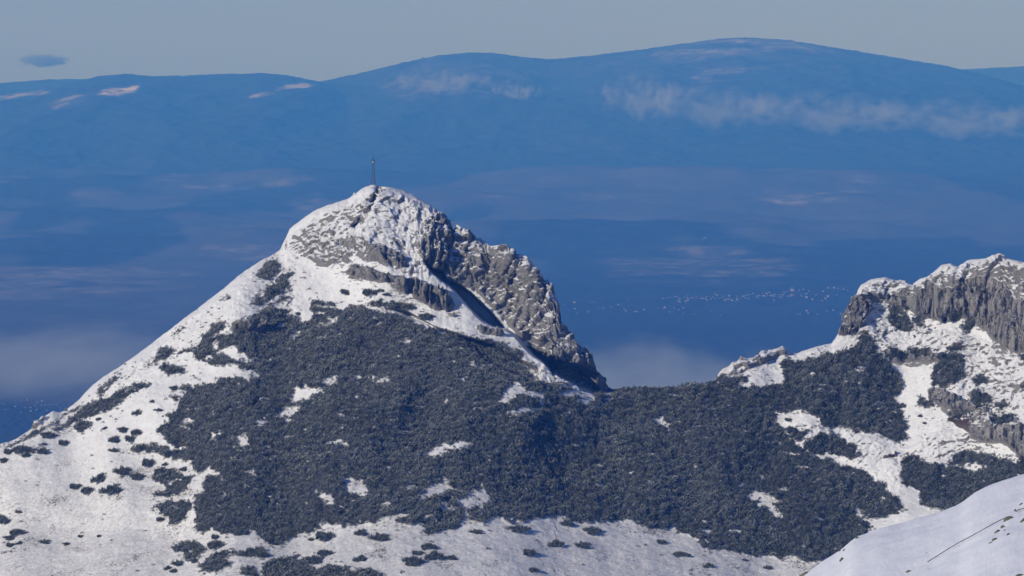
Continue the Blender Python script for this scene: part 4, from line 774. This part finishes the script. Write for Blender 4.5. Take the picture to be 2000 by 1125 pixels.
village(Bv, 'houses of the long village', 'in the long village')
Cv = [(1561, 568, 5), (1569, 566, 5), (1580, 569, 5), (1575, 582, 9), (1587, 586, 7), (1594, 577, 5), (1606, 588, 5), (1617, 580, 9), (1612, 584, 7), (1608, 570, 6), (1618, 563, 6), (1629, 563, 7), (1637, 564, 4), (1648, 566, 7), (1655, 567, 4), (1635, 577, 4)]
village(Cv, 'houses at the right end of the long village', 'at the right end of the long village')
Dv = [(1576, 608, 8), (1579, 613, 6), (1558, 615, 5), (1563, 614, 4), (1597, 615, 6), (1615, 608, 5), (1628, 607, 7), (1642, 614, 6), (1554, 612, 3)]
village(Dv, 'houses of the hamlet under the long village', 'in the hamlet below the long village')
Ev = [(30, 795, 6), (49, 797, 6), (60, 797, 6), (60, 804, 7), (4, 789, 4), (8, 791, 3), (10, 800, 4), (16, 800, 4), (30, 783, 4), (43, 784, 4), (53, 782, 5), (73, 786, 5), (82, 784, 6), (81, 792, 4), (88, 792, 4), (97, 791, 3), (103, 791, 4), (106, 786, 4), (111, 791, 5), (116, 787, 4), (117, 797, 4), (118, 801, 4), (127, 799, 4), (68, 793, 4), (72, 801, 5), (92, 803, 7), (41, 806, 5), (136, 792, 4)]
village(Ev, 'houses of the town at the left edge', 'in the town at the left edge')
Fv = [(1000, 452, 3), (1017, 448, 3), (1026, 451, 4), (1006, 447, 3), (1376, 466, 6), (1373, 469, 4), (1401, 493, 3), (1065, 514, 3), (850, 352, 4), (848, 358, 3)]
village(Fv, 'lone houses on the distant slope', 'of the lone ones on the distant slope')
# the church tower of the long village
p = far_hit(1547, 569); e = bpy.data.objects.new('church', None); sc.collection.objects.link(e); e.location = p; k_ = p[1] / FPX; tag(e, 'tiny church with a tall pale tower rising from the long village', 'church')
s_ = link('nave', HM[0], e); s_.scale = (4 * k_, 3 * k_, 3 * k_)
V = [(a * 0.9 * k_, b * 0.9 * k_, z * k_) for z in (0, 7) for a, b in ((-1, -1), (1, -1), (1, 1), (-1, 1))]
link('tower', mesh_from('tower', V, [(0, 1, 5, 4), (1, 2, 6, 5), (2, 3, 7, 6), (3, 0, 4, 7), (4, 5, 6, 7)], [M_WALL[0]]), e)
V = [(a * 1.1 * k_, b * 1.1 * k_, 7 * k_) for a, b in ((-1, -1), (1, -1), (1, 1), (-1, 1))] + [(0, 0, 10.5 * k_)]
link('spire', mesh_from('spire', V, [(0, 1, 4), (1, 2, 4), (2, 3, 4), (3, 0, 4)], [M_ROOF[1]]), e)

# ------------------------------------------------------------------ clouds and air
def volume_mat(name, color, density, nscale, lo, hi, absorb=(0, 0, 0), stretch=(1, 1, 1), aniso=0.0, vbias=0.0, amp=1.3):
    m = NT(name); t_ = m.t; t_.nodes.remove(m.b); vol = m.n('ShaderNodeVolumePrincipled'); t_.links.new(vol.outputs[0], m.out.inputs['Volume'])
    vol.inputs['Color'].default_value = (*color, 1); vol.inputs['Absorption Color'].default_value = (*absorb, 1); vol.inputs['Anisotropy'].default_value = aniso
    if nscale is None: vol.inputs['Density'].default_value = density; return m.m
    tc = m.n('ShaderNodeTexCoord'); gen = tc.outputs['Object']
    ln = m.n('ShaderNodeVectorMath', operation='LENGTH', ins={0: gen}).outputs['Value']
    mp = m.n('ShaderNodeMapping', ins={0: gen}); mp.inputs['Scale'].default_value = stretch
    nz_ = m.noise(mp.outputs[0], nscale, 5, 0.62, 0.3)
    fall = m.math('SUBTRACT', 1.0, ln, clamp=True)
    zc = m.n('ShaderNodeSeparateXYZ', ins={0: gen}).outputs['Z']
    v_ = m.math('ADD', m.math('ADD', fall, m.math('MULTIPLY', m.math('SUBTRACT', nz_, 0.5), amp)), m.math('MULTIPLY', zc, vbias))
    d_ = m.math('MULTIPLY', m.math('MULTIPLY', m.ramp(v_, lo, hi), m.ramp(fall, 0.0, 0.12)), density)
    t_.links.new(d_, vol.inputs['Density']); return m.m
def ell_mesh(name, mat, n=32, mm=16):
    V = []
    for i in range(mm + 1):
        for j in range(n): a = math.pi * i / mm; b = 2 * math.pi * j / n; V.append((math.sin(a) * math.cos(b), math.sin(a) * math.sin(b), math.cos(a)))
    Fc = [(i * n + j, (i + 1) * n + j, (i + 1) * n + (j + 1) % n, i * n + (j + 1) % n) for i in range(mm) for j in range(n)]
    return mesh_from(name, V, Fc, [mat], smooth=True)
def cloud(name, px, py, Y, rx, ry, depth, mat, lab, cat='cloud', **kw):
    p = point(px, py, Y); k_ = Y / FPX; o = link(name, ell_mesh(name, mat)); o.location = p; o.scale = (rx * k_, depth, ry * k_); tag(o, lab, cat, **kw); return o
CW = (0.80, 0.87, 0.97)
M_C1 = volume_mat('dark_cloud', (0.42, 0.50, 0.68), 0.009, 2.2, 0.15, 0.6, stretch=(1.6, 1, 1))
cloud('small_cloud', 86, 118, 62000, 62, 17, 500, M_C1, 'small dark blue cloud alone in the sky above the left ridge')
M_C2 = volume_mat('drifting_low_cloud', CW, 0.0014, 1.25, 0.32, 1.05, stretch=(4.2, 0.5, 1.5), vbias=0.2, amp=1.9)
for (x_, y_, rx, ry, lab) in [(1260, 196, 150, 66, 'ragged low cloud with torn top clinging to the mountain flank'), (1410, 215, 240, 62, 'middle stretch of the pale low cloud bank on the mountain flank'), (1640, 228, 280, 62, 'long flat low cloud below the right summit'), (1890, 240, 280, 60, 'right end of the low cloud bank running out of the picture'), (1005, 184, 80, 34, 'small pale wisp of cloud below the middle summit'), (860, 165, 150, 42, 'thin veil of cloud over the rounded middle summit')]:
    cloud('low_cloud', x_, y_, 36600 if x_ < 1100 else 33600, rx, ry, 500, M_C2, lab, group='low clouds along the far mountain flank')
M_C3 = volume_mat('valley_mist', (0.74, 0.83, 0.95), 0.0009, 1.6, 0.12, 0.75, stretch=(2, 1, 1))
cloud('valley_mist', 1270, 765, 9500, 420, 85, 1500, M_C3, 'pale mist bank filling the gap behind the saddle', 'mist', kind='stuff')
cloud('valley_mist', 90, 706, 10500, 420, 44, 1500, M_C3, 'thin mist band over the valley at the left edge', 'mist', kind='stuff')

M_HAZE = volume_mat('haze', (0.062, 0.29, 1.0), 6.1e-5, None, 0, 0, absorb=(1, 1, 1))
x0, x1, y0, y1, z0, z1 = -26000, 26000, -7000, 47000, BASE_Z - 260, 360.0
V = [(x, y, z) for z in (z0, z1) for x, y in ((x0, y0), (x1, y0), (x1, y1), (x0, y1))]
o = link('haze', mesh_from('haze', V, [(0, 3, 2, 1), (4, 5, 6, 7), (0, 1, 5, 4), (1, 2, 6, 5), (2, 3, 7, 6), (3, 0, 4, 7)], [M_HAZE])); tag(o, 'blue haze filling the air of the valley', 'haze', kind='stuff')
